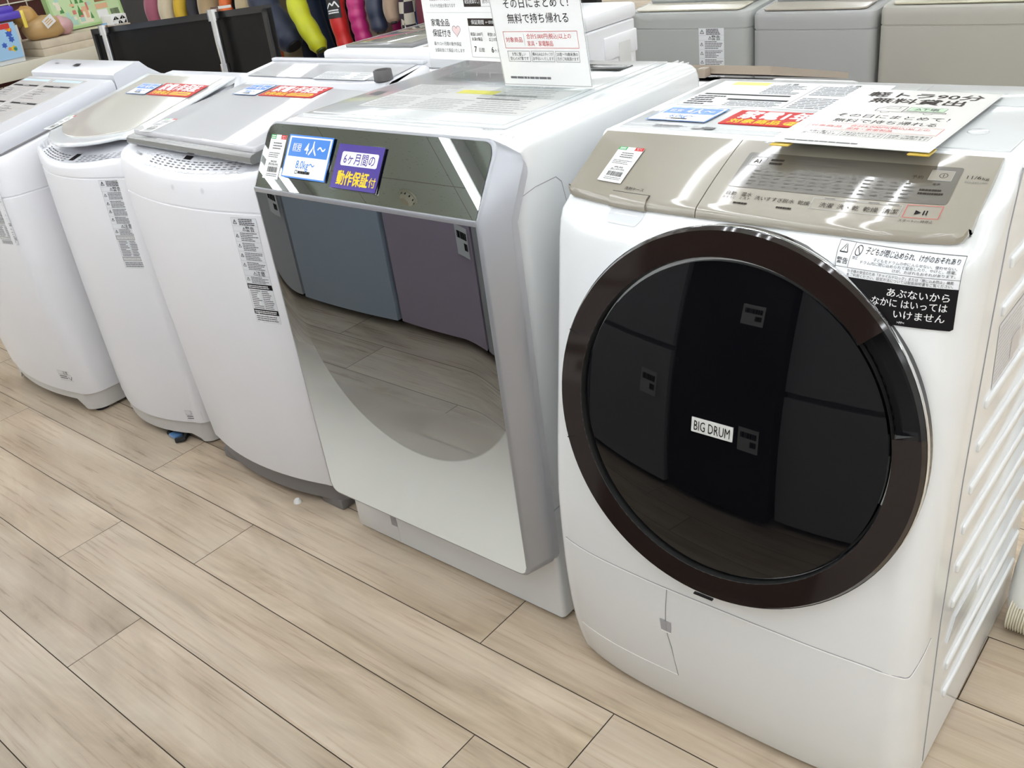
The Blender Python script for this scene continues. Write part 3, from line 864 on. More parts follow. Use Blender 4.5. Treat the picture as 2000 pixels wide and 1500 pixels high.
# ================================================================ DRUM WASHER WITH THE FULL MIRROR DOOR
A0, A1 = -1.630, -0.990
w2 = thing('drum_washing_machine', ((A0 + A1) / 2, 1.41, 0.0), 'white drum washing machine with a full-height silver mirror door, left of the big round door', 'washing machine', 'washing machines in the front row')
b = M()
b.loft([plan(A0 + i, A1 - i, 1.100 + i, 1.722 - i, 0.0, 0.010, 0.012, 0.02, z, 6, 5) for z, i in
        ((0.004, 0.003), (0.009, 0.0), (0.276, 0.0), (0.2775, 0.003), (0.2805, 0.003), (0.282, 0.0))], WHITE)
yb2 = smooth_interp([(0.28, 1.100), (0.60, 1.100), (0.80, 1.100), (0.88, 1.100), (0.93, 1.112), (0.965, 1.128), (0.985, 1.137)])
def rr2(z): return 0.010 + 0.03 * min(1, max(0, (z - 0.35) / 0.4))
loops = []
for z in (0.282, 0.35, 0.45, 0.55, 0.65, 0.75, 0.82, 0.88, 0.91, 0.93, 0.95, 0.965):
    loops.append(plan(A0, A1, yb2(z), 1.722, 0.0, rr2(z), rr2(z), 0.02, z, 6, 5))
for i, z in ((0.001, 0.975), (0.004, 0.986), (0.010, 0.994), (0.018, 0.9985), (0.028, 1.0005)):
    loops.append(plan(A0 + i, A1 - i, 1.128 + i, 1.722 - i, 0.0, 0.03, 0.03, 0.02, z, 6, 5))
b.loft(loops, WHITE)
body2 = b.build('body', w2, sharp=30)
tp = M()
tp.box(A0 + 0.045, A1 - 0.060, 1.175, 1.690, 1.000, 1.0035, WHITE_TOP, bev=0.0012)
tp.box(A0 + 0.060, A1 - 0.075, 1.190, 1.675, 1.002, 1.0048, WHITE_TOP, bev=0.001)
for k in range(3):      # stepped ridges along the right edge
    tp.box(A1 - 0.050 + k * 0.012, A1 - 0.0465 + k * 0.012, 1.15, 1.71, 0.9975 - k * 0.0012, 1.0018 - k * 0.0016, WHITE, bev=0.001)
tp.box(-1.33, -1.10, 1.590, 1.640, 1.0045, 1.0065, BLACKP, bev=0.0008)
tp.build('top_cover', w2)

# door: a silver frame whose upper third leans back, carrying two mirror glasses
FX0, FX1, BX0, BX1 = -1.6205, -1.0180, -1.6345, -0.9830
ZB, ZK, ZT = 0.1470, 0.8850, 1.0015
YF, YT = 1.0430, 1.1180
front_prof = [(YF, ZB), (YF, ZK), (YT, ZT)]
back_prof = [(1.088, ZB + 0.012), (1.088, 0.88), (1.146, 0.9800)]
def corner_outline(x0, x1, prof, r, n=6):
    """closed outline of the folded door face: rounded bottom and top corners, prof = (y, z) bottom, fold, top"""
    (yb, zb), (yk, zk), (yt, zt) = prof
    L = math.hypot(yt - yk, zt - zk); d = ((yt - yk) / L, (zt - zk) / L)
    pts = []
    def up(s): return (yk + d[0] * s, zk + d[1] * s)
    for i in range(n + 1):                       # bottom right
        a = -PI / 2 + PI / 2 * i / n
        pts.append((x1 - r + r * math.cos(a), yb, zb + r + r * math.sin(a)))
    for s in (0.25, 0.5, 0.75): pts.append((x1, yb, zb + r + (zk - zb - r) * s))
    pts.append((x1, yk, zk))
    for i in range(n + 1):                       # top right
        a = PI / 2 * i / n
        q = up(L - r + r * math.sin(a)); pts.append((x1 - r + r * math.cos(a), *q))
    for i in range(n + 1):
        a = PI / 2 + PI / 2 * i / n
        q = up(L - r + r * math.sin(a)); pts.append((x0 + r + r * math.cos(a), *q))
    pts.append((x0, yk, zk))
    for s in (0.75, 0.5, 0.25): pts.append((x0, yb, zb + r + (zk - zb - r) * s))
    for i in range(n + 1):
        a = PI + PI / 2 * i / n
        pts.append((x0 + r + r * math.cos(a), yb, zb + r + r * math.sin(a)))
    return pts
dm = M()
inner = corner_outline(FX0 + 0.004, FX1 - 0.004, [(YF + 0.0, ZB + 0.004), (YF, ZK), (YT - 0.002, ZT - 0.0034)], 0.022)
o0 = corner_outline(FX0, FX1, front_prof, 0.026)
o1 = corner_outline(FX0 - 0.004, FX1 + 0.006, [(YF + 0.003, ZB - 0.002), (YF + 0.003, ZK), (YT + 0.003, ZT + 0.0)], 0.028)
o2 = corner_outline(BX0, BX1, back_prof, 0.03)
o3 = corner_outline(BX0 + 0.014, BX1 - 0.014, [(1.091, ZB + 0.02), (1.091, 0.88), (1.149, 0.974)], 0.03)
dm.loft([inner, o0, o1, o2], SILVER, False, False)
dm.loft([o2, o3], BASE_DARK, False, False)
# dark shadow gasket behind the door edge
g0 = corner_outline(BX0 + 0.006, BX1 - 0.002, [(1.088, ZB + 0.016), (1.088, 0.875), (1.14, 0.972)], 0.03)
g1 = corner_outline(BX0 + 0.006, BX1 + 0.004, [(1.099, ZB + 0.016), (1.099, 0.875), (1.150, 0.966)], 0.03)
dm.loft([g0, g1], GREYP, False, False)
dm.box(FX0 + 0.002, FX1 - 0.002, YF - 0.0022, YF + 0.004, ZK - 0.0055, ZK + 0.0045, SILVER, bev=0.0015)
door2 = dm.build('door', w2, label='silver framed mirror door, its top leaning back', sharp=30)

def mirror_material(name, grad):
    m = bpy.data.materials.new(name)
    m.use_nodes = True
    nt = m.node_tree; L = nt.links.new; N = nt.nodes.new
    b = nt.nodes['Principled BSDF']
    out = nt.nodes['Material Output']
    b.inputs['Base Color'].default_value = (0.265, 0.285, 0.305, 1) if grad else (0.27, 0.29, 0.28, 1)
    b.inputs['Metallic'].default_value = 1.0
    b.inputs['Roughness'].default_value = 0.0
    if grad:       # the glass is printed: clear mirror above fading into frosted white below
        w = N('ShaderNodeBsdfPrincipled')
        w.inputs['Base Color'].default_value = (0.92, 0.97, 0.95, 1)
        w.inputs['Roughness'].default_value = 0.06
        w.inputs['Specular IOR Level'].default_value = 0.5
        tc = N('ShaderNodeTexCoord'); sp = N('ShaderNodeSeparateXYZ'); L(tc.outputs['Object'], sp.inputs[0])
        mr = N('ShaderNodeMapRange'); mr.interpolation_type = 'SMOOTHSTEP'
        mr.inputs['From Min'].default_value = 0.66; mr.inputs['From Max'].default_value = 0.13
        mr.inputs['To Min'].default_value = 0.0; mr.inputs['To Max'].default_value = 0.97
        L(sp.outputs['Z'], mr.inputs['Value'])
        # round clear window of the drum: no white print inside it
        dx = N('ShaderNodeMath'); dx.operation = 'SUBTRACT'; dx.inputs[1].default_value = -1.268; L(sp.outputs['X'], dx.inputs[0])
        dz = N('ShaderNodeMath'); dz.operation = 'SUBTRACT'; dz.inputs[1].default_value = 0.660; L(sp.outputs['Z'], dz.inputs[0])
        cb = N('ShaderNodeCombineXYZ'); L(dx.outputs[0], cb.inputs[0]); L(dz.outputs[0], cb.inputs[1])
        ln = N('ShaderNodeVectorMath'); ln.operation = 'LENGTH'; L(cb.outputs[0], ln.inputs[0])
        cmp_ = N('ShaderNodeMapRange'); cmp_.inputs['From Min'].default_value = 0.298; cmp_.inputs['From Max'].default_value = 0.302
        cmp_.inputs['To Min'].default_value = 0.42; cmp_.inputs['To Max'].default_value = 1.0
        L(ln.outputs['Value'], cmp_.inputs['Value'])
        mu = N('ShaderNodeMath'); mu.operation = 'MULTIPLY'; L(mr.outputs[0], mu.inputs[0]); L(cmp_.outputs[0], mu.inputs[1])
        ms = N('ShaderNodeMixShader'); L(mu.outputs[0], ms.inputs[0]); L(b.outputs[0], ms.inputs[1]); L(w.outputs[0], ms.inputs[2])
        L(ms.outputs[0], out.inputs['Surface'])
    return m
# lower glass, gently rolled back along its edges
lg = M()
def edge_roll(t, w, k): return k * max(0.0, 1 - t / w) ** 3
xs = [FX0 + 0.0035 + (FX1 - FX0 - 0.007) * i / 120 for i in range(121)]
def lower_pt(x, z):
    e = edge_roll(min(x - FX0, FX1 - x), 0.075, 0.0012)
    return Vector((x, YF - 0.0012 + e, z))
r = 0.020
def low_limit(x):
    d = min(x - xs[0], xs[-1] - x)
    return ZB + 0.0035 + (r - math.sqrt(max(0, r * r - (r - d) ** 2)) if d < r else 0)
zsn = 40
lg.grid(lambda x, t: lower_pt(x, low_limit(x) + (ZK - 0.0045 - low_limit(x)) * t), xs, [i / zsn for i in range(zsn + 1)], mirror_material('gradient_mirror_glass', True))
lg.build('mirror_glass', door2, label='grey mirror glass fading to frosted white at the bottom')
ug = M()
Lk = math.hypot(YT - YF, ZT - ZK); kd = Vector((0, (YT - YF) / Lk, (ZT - ZK) / Lk)); kn = Vector((0, -kd.z, kd.y))
def upper_pt(x, s): return Vector((x, YF, ZK)) + kd * s + kn * 0.0010
def up_limit(x):
    d = min(x - xs[0], xs[-1] - x); rr = 0.022
    return Lk - 0.0045 - (rr - math.sqrt(max(0, rr * rr - (rr - d) ** 2)) if d < rr else 0)
ug.grid(lambda x, t: upper_pt(x, 0.004 + (up_limit(x) - 0.004) * t), xs, [i / 8 for i in range(9)], mirror_material('clear_mirror_glass', False))
ug.build('mirror_glass', door2, label='tilted upper mirror glass')
mir2 = lambda u, v, l: Vector((u, YF, ZK)) + kd * v + kn * (l + 0.001)
# lint filter door in the plinth
fd = M()
fd.box(A0 + 0.006, -1.4780, 1.0985, 1.11, 0.012, 0.150, WHITE, bev=0.001)
fd.box(-1.4970, -1.4785, 1.0975, 1.0995, 0.056, 0.098, GREYP, bev=0.0005)
fd.build('filter_cover', w2, label='white filter cover with grey finger notch')
# ================================================================ TOP LOADERS
def top_loader(root, x0, x1, yc, bow, rx, ry, yb, rim, z0, zs, m, mtop, bev=0.012, groove=None, nf=16, nc=6, name='body', taper=0.0):
    """body with bowed front; rim(y) = height of the top edge along the depth"""
    b = M(); loops = []
    allz = sorted(set(zs + ([groove - 0.003, groove - 0.0015, groove + 0.0015, groove + 0.003] if groove else [])))
    for z in allz:
        i = 0.0025 if groove and abs(z - groove) < 0.002 else 0.0
        loops.append(plan(x0 + i + taper * max(0.0, 0.8 - z) / 0.7, x1 - i, yc(z) + i, yb - i, bow, rx, ry, 0.02, z, nf, nc))
    ytop = yc(rim(yc(99)))
    for i, dz in ((0.0, -bev), (0.003, -bev * 0.35), (0.009, 0.0)):
        l = plan(x0 + i, x1 - i, ytop + i, yb - i, bow, rx, ry, 0.02, 0.0, nf, nc)
        loops.append([(p[0], p[1], rim(p[1]) + dz) for p in l])
    b.loft(loops, m, True, False)
    F = [p for p in loops[-1][::-1]][:2 * (nc + 1) + nf - 1]
    ts = [k / 24 for k in range(25)]
    b.grid(lambda k, t: (F[k][0], F[k][1] + (yb - 0.009 - F[k][1]) * t, rim(F[k][1] + (yb - 0.009 - F[k][1]) * t)), list(range(len(F))), ts, mtop)
    o = b.build(name, root, sharp=28)
    return o, (lambda x, z: yc(z) + bow * ((x - (x0 + x1) / 2) / ((x1 - x0) / 2)) ** 2)

def plate(x0, x1, rim, ya, yb, lift, th, m, r=0.03, bow=0.0, nose=0.004, n=14, rrear=0.02, mesh=None):
    """a lid: rounded outline in plan lying `lift` above rim(y), th thick"""
    p = mesh or M()
    cx, hw = (x0 + x1) / 2, (x1 - x0) / 2
    def outline(i):
        pts = []
        for k in range(7):
            a = PI / 2 * k / 6
            pts.append((x1 - r + (r - i) * math.cos(a), ya + bow + r - (r - i) * math.sin(a)))
        for k in range(1, n):
            x = x1 - r + (x0 - x1 + 2 * r) * k / n
            pts.append((x, ya + i + bow * ((x - cx) / (hw - r)) ** 2))
        for k in range(7):
            a = PI / 2 * k / 6
            pts.append((x0 + r - (r - i) * math.sin(a), ya + bow + r - (r - i) * math.cos(a)))
        pts.append((x0 + i, yb - i)); pts.append((x1 - i, yb - i))
        return pts[::-1]
    def L(i, dz): return [(x, y, rim(y) + lift + dz) for x, y in outline(i)]
    loops = [L(nose, 0.0), L(0.0, th * 0.35), L(0.0, th * 0.7), L(nose * 0.6, th * 0.95), L(nose * 1.5, th)]
    p.loft(loops, m, True, False)
    F = loops[-1][::-1]
    F = F[:-2]
    yr = yb - nose * 1.5
    p.grid(lambda k, t: (F[k][0], F[k][1] + (yr - F[k][1]) * t, rim(F[k][1] + (yr - F[k][1]) * t) + lift + th), list(range(len(F))), [k / 12 for k in range(13)], m)
    return p

# ---- the silver-barred one between the mirror door and the clear-lid washer
w3 = thing('top_loading_washing_machine', (-2.0, 1.36, 0.0), 'white top-loading washer with a silver bar along its lid, left of the mirror door', 'washing machine', 'washing machines in the front row')
yc3 = smooth_interp([(0.0, 1.080), (0.08, 1.072), (0.3, 1.068), (0.6, 1.068), (0.80, 1.073), (0.87, 1.080)])
rim3 = interp([(1.0, 0.838), (1.08, 0.868), (1.145, 0.896), (1.50, 0.940), (1.505, 0.972), (1.52, 0.982), (1.66, 1.000)])
body3, w3y = top_loader(w3, -2.310, -1.690, yc3, 0.045, 0.045, 0.045, 1.66, rim3, 0.09,
                        [0.085, 0.095, 0.15, 0.2, 0.3, 0.4, 0.5, 0.6, 0.7, 0.75, 0.83], SATIN, SATIN_TOP, groove=0.797, taper=0.048)
front3 = lambda u, v, l: Vector((u, w3y(u, v) - l, v))
bs = M()
bs.loft([plan(-2.252, -1.700, yc3(0.05) + 0.012, 1.65, 0.045, 0.045, 0.045, 0.02, z, 16, 6) for z in (0.028, 0.088)], BASE_DARK)
bs.box(-2.240, -2.16, 1.12, 1.2, 0.0, 0.03, BASE_DARK, bev=0.004)
bs.box(-1.80, -1.715, 1.12, 1.2, 0.0, 0.03, BASE_DARK, bev=0.004)
bs.box(-2.240, -2.16, 1.5, 1.6, 0.0, 0.03, BASE_DARK, bev=0.004)
bs.box(-1.80, -1.715, 1.5, 1.6, 0.0, 0.03, BASE_DARK, bev=0.004)
bs.build('base', w3, label='dark grey base')
lid3rim = interp([(1.0, 0.8995), (1.60, 0.9626)])
ld = plate(-2.268, -1.712, lid3rim, 1.150, 1.498, 0.004, 0.016, LIDWHITE, r=0.012, nose=0.003)
lid3 = ld.build('lid', w3, sharp=30)
br = M()
loops = []
for x in [-2.270 + 0.56 * i / 12 for i in range(13)]:
    yy = 1.134
    loops.append([(x, yy + a, 0.9025 + z) for a, z in ((0.0, 0.001), (-0.004, 0.006), (-0.002, 0.016), (0.004, 0.0205), (0.034, 0.0245), (0.034, 0.002))])
br.loft(loops, mat('brushed_silver_bar', (0.26, 0.26, 0.255), 0.25, metal=0.6))
bar3 = br.build('lid_handle', lid3, label='silver handle bar along the lid front')
YAW3 = -0.055
for o_ in (lid3, bar3):
    o_.data.transform(Matrix.Translation((-1.99, 1.32, 0)) @ Matrix.Rotation(YAW3, 4, 'Z') @ Matrix.Translation((1.99, -1.32, 0)))
dk = M()     # rear deck with its moulded panels and the grey hose cap
deck3 = lambda u, v, l: Vector((u, v, rim3(v) + l))
dk.grid(lambda x, y: deck3(x, y, 0.0015), [-2.27, -2.2, -1.9, -1.72], [1.53, 1.57, 1.61, 1.64], LIDWHITE)
dk.box(-2.30, -1.70, 1.640, 1.658, 0.998, 1.007, SATIN_TOP, bev=0.003)
Ad = Art(dk, deck3)
Ad.rect(-1.985, 1.525, -1.79, 1.575, FILM, 0.0020)
Ad.lines(-1.98, 1.528, -1.86, 1.572, 5, INK_L, 0.4, 0.0024, 0.3, 91); Ad.lines(-1.85, 1.528, -1.795, 1.572, 4, INK_L, 0.4, 0.0024, 0.4, 92)
dk.build('rear_deck', w3, label='glossy white deck behind the lid')
cpn = M()
cpn.lathe([(0.0, 0.004), (0.015, 0.004), (0.017, 0.022), (0.018, 0.024), (0.0205, 0.024), (0.022, 0.022), (0.023, 0.0)], mat('dark_cap_plastic', (0.085, 0.08, 0.08), 0.45), ((-1.732, 1.535, 0.985), (1, 0, 0), (0, 1, 0), (0, 0, 1)), 32)
cpn.build('hose_cap', w3, label='round dark grey hose cap')

# ---- the clear-lid one
w4 = thing('top_loading_washing_machine', (-2.575, 1.38, 0.0), 'white top-loading washer with a curved glass lid, left of the silver-barred washer', 'washing machine', 'washing machines in the front row')
yc4 = smooth_interp([(0.0, 1.090), (0.06, 1.080), (0.3, 1.078), (0.6, 1.080), (0.85, 1.086)])
rim4 = interp([(1.0, 0.825), (1.09, 0.846), (1.20, 0.878), (1.30, 0.895), (1.54, 0.958), (1.62, 0.966), (1.66, 0.968)])
body4, w4y = top_loader(w4, -2.820, -2.328, yc4, 0.065, 0.04, 0.04, 1.64, rim4, 0.09,
                        [0.075, 0.085, 0.15, 0.2, 0.3, 0.4, 0.5, 0.6, 0.7, 0.75, 0.8], SATIN, SATIN_TOP, groove=0.812)
front4 = lambda u, v, l: Vector((u, w4y(u, v) - l, v))
bs = M()
n = 18
outer = plan(-2.814, -2.334, 1.086, 1.63, 0.065, 0.04, 0.04, 0.02, 0.0, 16, 6)
def low4(p):                       # the base edge rises in an arch between the corner feet
    if p[1] > 1.25: return 0.02
    d = min(p[0] + 2.814, -2.334 - p[0])
    return 0.006 if d < 0.035 else (0.030 if d > 0.05 else 0.006 + 0.024 * (d - 0.035) / 0.015)
bs.loft([[(p[0], p[1], low4(p)) for p in outer], [(p[0], p[1], 0.078) for p in outer]], BASE_GREY, False, True)
inn = plan(-2.80, -2.348, 1.10, 1.615, 0.065, 0.04, 0.04, 0.02, 0.0, 16, 6)
bs.loft([[(p[0], p[1], low4(p)) for p in outer], [(p[0], p[1], low4(p)) for p in inn], [(p[0], p[1], 0.07) for p in inn]], BASE_DARK, False, True)
bs.build('base', w4, label='warm grey base with arched edge')
for x, y in ((-2.79, 1.19), (-2.36, 1.19), (-2.79, 1.59), (-2.36, 1.59)):
    ft = M(); ft.lathe([(0, 0), (0.018, 0), (0.018, 0.014), (0.010, 0.016), (0.010, 0.07)], RUBBER, ((x, y, 0), (1, 0, 0), (0, 1, 0), (0, 0, 1)), 16)
    ft.build('foot', w4)
GLASSLID = mat('grey_tinted_lid_glass', (0.62, 0.60, 0.55), 0.03, coat=0.6)
lid4rim = interp([(1.0, 0.8655), (1.20, 0.8935), (1.55, 0.9665)])
ld = plate(-2.805, -2.345, lid4rim, 1.105, 1.545, 0.004, 0.010, mat('clear_lid_rim', (0.72, 0.75, 0.77), 0.08, coat=0.5), r=0.045, bow=0.075, nose=0.005)
lid4 = ld.build('lid', w4, label='curved clear-rimmed lid', sharp=30)
gl = plate(-2.765, -2.385, lid4rim, 1.150, 1.525, 0.0135, 0.003, GLASSLID, r=0.03, bow=0.055, nose=0.001)
gl.build('lid_glass', lid4, label='grey see-through glass of the lid')

# ---- the leftmost one
w5 = thing('top_loading_washing_machine', (-3.16, 1.34, 0.0), 'white top-loading washer with sloping lid and paper sheets on it, at the far left', 'washing machine', 'washing machines in the front row')
yc5 = smooth_interp([(0.0, 1.030), (0.1, 1.012), (0.4, 0.995), (0.7, 0.995), (0.86, 1.002)])
rim5 = interp([(0.9, 0.817), (1.66, 0.962)])
body5, w5y = top_loader(w5, -3.450, -2.858, yc5, 0.04, 0.06, 0.06, 1.64, rim5, 0.09,
                        [0.072, 0.085, 0.15, 0.2, 0.3, 0.4, 0.5, 0.6, 0.65, 0.70, 0.80], SATIN, SATIN_TOP, groove=0.735)
front5 = lambda u, v, l: Vector((u, w5y(u, v) - l, v))
bs = M()
outer = plan(-3.444, -2.864, 1.020, 1.63, 0.04, 0.06, 0.06, 0.02, 0.0, 20, 6)
def low5(p):
    if p[1] > 1.3: return 0.02
    d = min(p[0] + 3.444, -2.864 - p[0])
    return 0.012 if d < 0.055 else (0.045 if d > 0.07 else 0.012 + 0.033 * (d - 0.055) / 0.015)
bs.loft([[(p[0], p[1], low5(p)) for p in outer], [(p[0], p[1], 0.076) for p in outer]], BASE_GREY, False, True)
inn = plan(-3.43, -2.878, 1.034, 1.615, 0.04, 0.06, 0.06, 0.02, 0.0, 20, 6)
bs.loft([[(p[0], p[1], low5(p)) for p in outer], [(p[0], p[1], low5(p)) for p in inn], [(p[0], p[1], 0.07) for p in inn]], BASE_GREY, False, True)
bs.build('base', w5, label='warm grey base with corner legs')
for x, y in ((-3.395, 1.085), (-2.900, 1.090), (-3.41, 1.58), (-2.90, 1.58)):
    ft = M(); ft.lathe([(0, 0), (0.022, 0), (0.022, 0.02), (0.012, 0.022), (0.012, 0.07)], RUBBER, ((x, y, 0), (1, 0, 0), (0, 1, 0), (0, 0, 1)), 16)
    ft.build('foot', w5)
gk = plate(-3.420, -2.877, rim5, 1.050, 1.455, 0.0002, 0.007, BASE_DARK, r=0.03, nose=0.001)  # dark plate added so the gap under the lid looks shaded
gk.build('lid_gap_shade', w5, label='dark plate standing in for the shaded gap under the lid')
ld = plate(-3.425, -2.872, rim5, 1.045, 1.462, 0.0062, 0.0465, SATIN_TOP, r=0.03, nose=0.006)
lid5 = ld.build('lid', w5, sharp=30)
rp = M()
rl5 = interp([(1.46, 0.9895), (1.56, 1.012), (1.60, 1.014)])
loops = []
for x in (-3.425, -2.872):
    loops.append([(x, 1.4660, rim5(1.4660)), (x, 1.4660, 0.9855), (x, 1.471, 0.9900), (x, 1.552, 1.010), (x, 1.562, 1.008), (x, 1.585, 0.985), (x, 1.625, rim5(1.625) + 0.002)])
rp.loft(loops, SATIN_TOP)
rear5 = rp.build('rear_panel', w5, label='raised control strip behind the lid')
# ================================================================ PRINT ON THE OTHER MACHINES
def warn_block(A, u0, v0, u1, v1, seed=1, dark=True, tri=True):
    """tall caution sticker: boxed rows of small print with warning triangles"""
    w, h = u1 - u0, v1 - v0
    A.rect(u0, v0, u1, v1, FILM, 0.0004)
    A.frame(u0, v0, u1, v1, w * 0.008, INK_L, 0.0006)
    rows = ((0.0, 0.075, 'h'), (0.075, 0.125, 'W'), (0.125, 0.22, 't'), (0.22, 0.31, 't'), (0.31, 0.40, 't'), (0.40, 0.49, 't'), (0.49, 0.54, 'C'),
            (0.54, 0.62, 't'), (0.62, 0.67, 'K'), (0.67, 0.87, 'g'), (0.87, 0.92, 'K'), (0.92, 1.0, 'l'))
    for i, (a, b, k) in enumerate(rows):
        ya, yb = v1 - b * h, v1 - a * h
        A.rect(u0, ya, u1, ya + w * 0.006, INK_L, 0.0006)
        def T(cx, cy, s):
            A.stroke([(cx - s, cy - s * 0.8), (cx, cy + s * 0.9), (cx + s, cy - s * 0.8)], s * 0.22, INK, 0.0007, True)
            A.rect(cx - s * 0.1, cy - s * 0.3, cx + s * 0.1, cy + s * 0.4, INK, 0.0007)
        if k == 'h':
            T(u0 + w * 0.14, (ya + yb) / 2, w * 0.075)
            A.lines(u0 + w * 0.3, ya + h * 0.006, u1 - w * 0.05, yb - h * 0.006, 4, INK, 0.5, 0.0006, 0.3, seed + i)
        elif k in 'WC':
            T(u0 + w * 0.45, (ya + yb) / 2, w * 0.06)
            A.text('警告' if k == 'W' else '注意', u0 + w * 0.68, (ya + yb) / 2, w * 0.15, INK, 0.0007, bold=0.006)
        elif k == 't':
            T(u0 + w * 0.12, (ya + yb) / 2 + h * 0.008, w * 0.06)
            A.lines(u0 + w * 0.24, ya + h * 0.006, u1 - w * 0.04, yb - h * 0.006, 5, INK_G, 0.5, 0.0006, 0.4, seed + i)
        elif k == 'K':
            A.rect(u0, ya, u1, yb, INK if dark else INK_L, 0.0006)
            A.lines(u0 + w * 0.04, ya + h * 0.008, u1 - w * 0.05, yb - h * 0.008, 2, WINK, 0.5, 0.0008, 0.2, seed + i)
        elif k == 'g':
            for c in range(2):
                A.lines(u0 + w * (0.06 + 0.47 * c), ya + h * 0.006, u0 + w * (0.48 + 0.47 * c), yb - h * 0.006, 10, INK_G, 0.45, 0.0006, 0.5, seed + 40 + c)
            A.rect(u0 + w * 0.5, ya, u0 + w * 0.507, yb, INK_L, 0.0006)
        else:
            A.lines(u0 + w * 0.05, ya + h * 0.01, u1 - w * 0.05, yb - h * 0.01, 3, INK_G, 0.5, 0.0006, 0.3, seed + i)

def low_caution(A, u0, v0, u1, v1):
    w, h = u1 - u0, v1 - v0
    A.rect(u0, v0, u1, v1, FILM, 0.0004); A.frame(u0, v0, u1, v1, w * 0.01, INK_L, 0.0006)
    A.rect(u0, v0 + h * 0.6, u1, v0 + h * 0.63, INK_L, 0.0006)
    A.text('注意', u0 + w * 0.55, v0 + h * 0.8, h * 0.30, INK, 0.0006)
    A.lines(u0 + w * 0.06, v0 + h * 0.15, u0 + w * 0.62, v0 + h * 0.55, 2, INK_G, 0.5, 0.0006, 0.2, 3)
    A.stroke([(u0 + w * 0.66, v0 + h * 0.4), (u0 + w * 0.8, v0 + h * 0.12), (u0 + w * 0.93, v0 + h * 0.5)], w * 0.03, INK, 0.0007)

def panel_map(yfun, rim, x0, x1, bow):
    """print on the sloping strip in front of a lid: u = x, v = distance behind the front edge"""
    cx, hw = (x0 + x1) / 2, (x1 - x0) / 2
    def f(u, v, l):
        y = yfun(rim(yfun(99))) + bow * ((u - cx) / hw) ** 2 + v
        return Vector((u, y, rim(y) + l + 0.0006))
    return f

m = M(); A = Art(m, front3, 0.03)
warn_block(A, -1.812, 0.535, -1.739, 0.787, 3)
m.build('warning_label', w3)
for x in (-1.9977, -1.8864):
    m = M(); A = Art(m, front3)
    A.ring(x, 0.841, 0.0035, 0.007, mat('round_dimple', (0.68, 0.68, 0.70), 0.4), 0.0005, 18)
    m.build('dimple', w3)
m = M(); A = Art(m, panel_map(yc3, rim3, -2.31, -1.69, 0.045))
A.text('TOSHIBA', -2.205, 0.030, 0.008, INK_G, 0.0003)
m.build('brand_lettering', w3)
m = M(); A = Art(m, panel_map(yc3, rim3, -2.31, -1.69, 0.045))
for k in range(15): A.lines(-2.13 + k * 0.024, 0.020, -2.113 + k * 0.024, 0.048, 4, INK_G, 0.4, 0.0003, 0.5, 60 + k)
A.rect(-2.012, 0.050, -1.982, 0.062, INK, 0.0004)
for k in range(15): A.lines(-2.13 + k * 0.024, 0.010, -2.114 + k * 0.024, 0.016, 1, WINK, 0.7, 0.0003, 0.1, 90 + k)
for x, r in ((-1.805, 0.017), (-1.768, 0.017)): A.ring(x, 0.024, r, 0.001, INK_L, 0.0004)
m.build('control_print', w3, label='printed controls')

m = M(); A = Art(m, front4, 0.03)
warn_block(A, -2.424, 0.565, -2.352, 0.808, 5, dark=False)
m.build('warning_label', w4)
m = M(); A = Art(m, front4, 0.03)
low_caution(A, -2.388, 0.080, -2.338, 0.116)
m.build('caution_label', w4)
m = M(); A = Art(m, panel_map(yc4, rim4, -2.82, -2.328, 0.065))
A.rect(-2.80, 0.004, -2.35, 0.052, mat('control_strip_white', (0.70, 0.70, 0.74), 0.2), 0.0003)
A.lines(-2.79, 0.012, -2.75, 0.040, 3, INK_L, 0.4, 0.0005, 0.3, 7)
for k in range(8): A.lines(-2.73 + k * 0.021, 0.012, -2.714 + k * 0.021, 0.044, 4, INK_G, 0.4, 0.0005, 0.4, 110 + k)
A.rect(-2.552, 0.020, -2.530, 0.050, INK, 0.0006)
for k in range(7): A.lines(-2.51 + k * 0.022, 0.012, -2.494 + k * 0.022, 0.044, 4, INK_G, 0.4, 0.0005, 0.4, 130 + k)
m.build('control_print', w4, label='printed controls with a small dark display')

m = M(); A = Art(m, front5, 0.03)
warn_block(A, -2.962, 0.594, -2.886, 0.770, 8, dark=False)
m.build('warning_label', w5)
m = M(); A = Art(m, front5, 0.03)
low_caution(A, -2.972, 0.119, -2.905, 0.156)
m.build('caution_label', w5)
m = M()
A = Art(m, lambda u, v, l: Vector((u, v, rl5(v) + 0.0 + l + 0.001)))
A.rect(-3.20, 1.505, -3.165, 1.522, INK, 0.0004)
A.frame(-3.22, 1.485, -3.13, 1.545, 0.001, INK_L, 0.0004)
m.build('control_print', rear5)
m = M(); A = Art(m, lambda u, v, l: Vector((u, v, rl5(v) + l + 0.001)))
A.lines(-3.345, 1.515, -3.32, 1.527, 1, INK_G, 0.6, 0.0004, 0.1, 3)
m.build('brand_lettering', rear5)

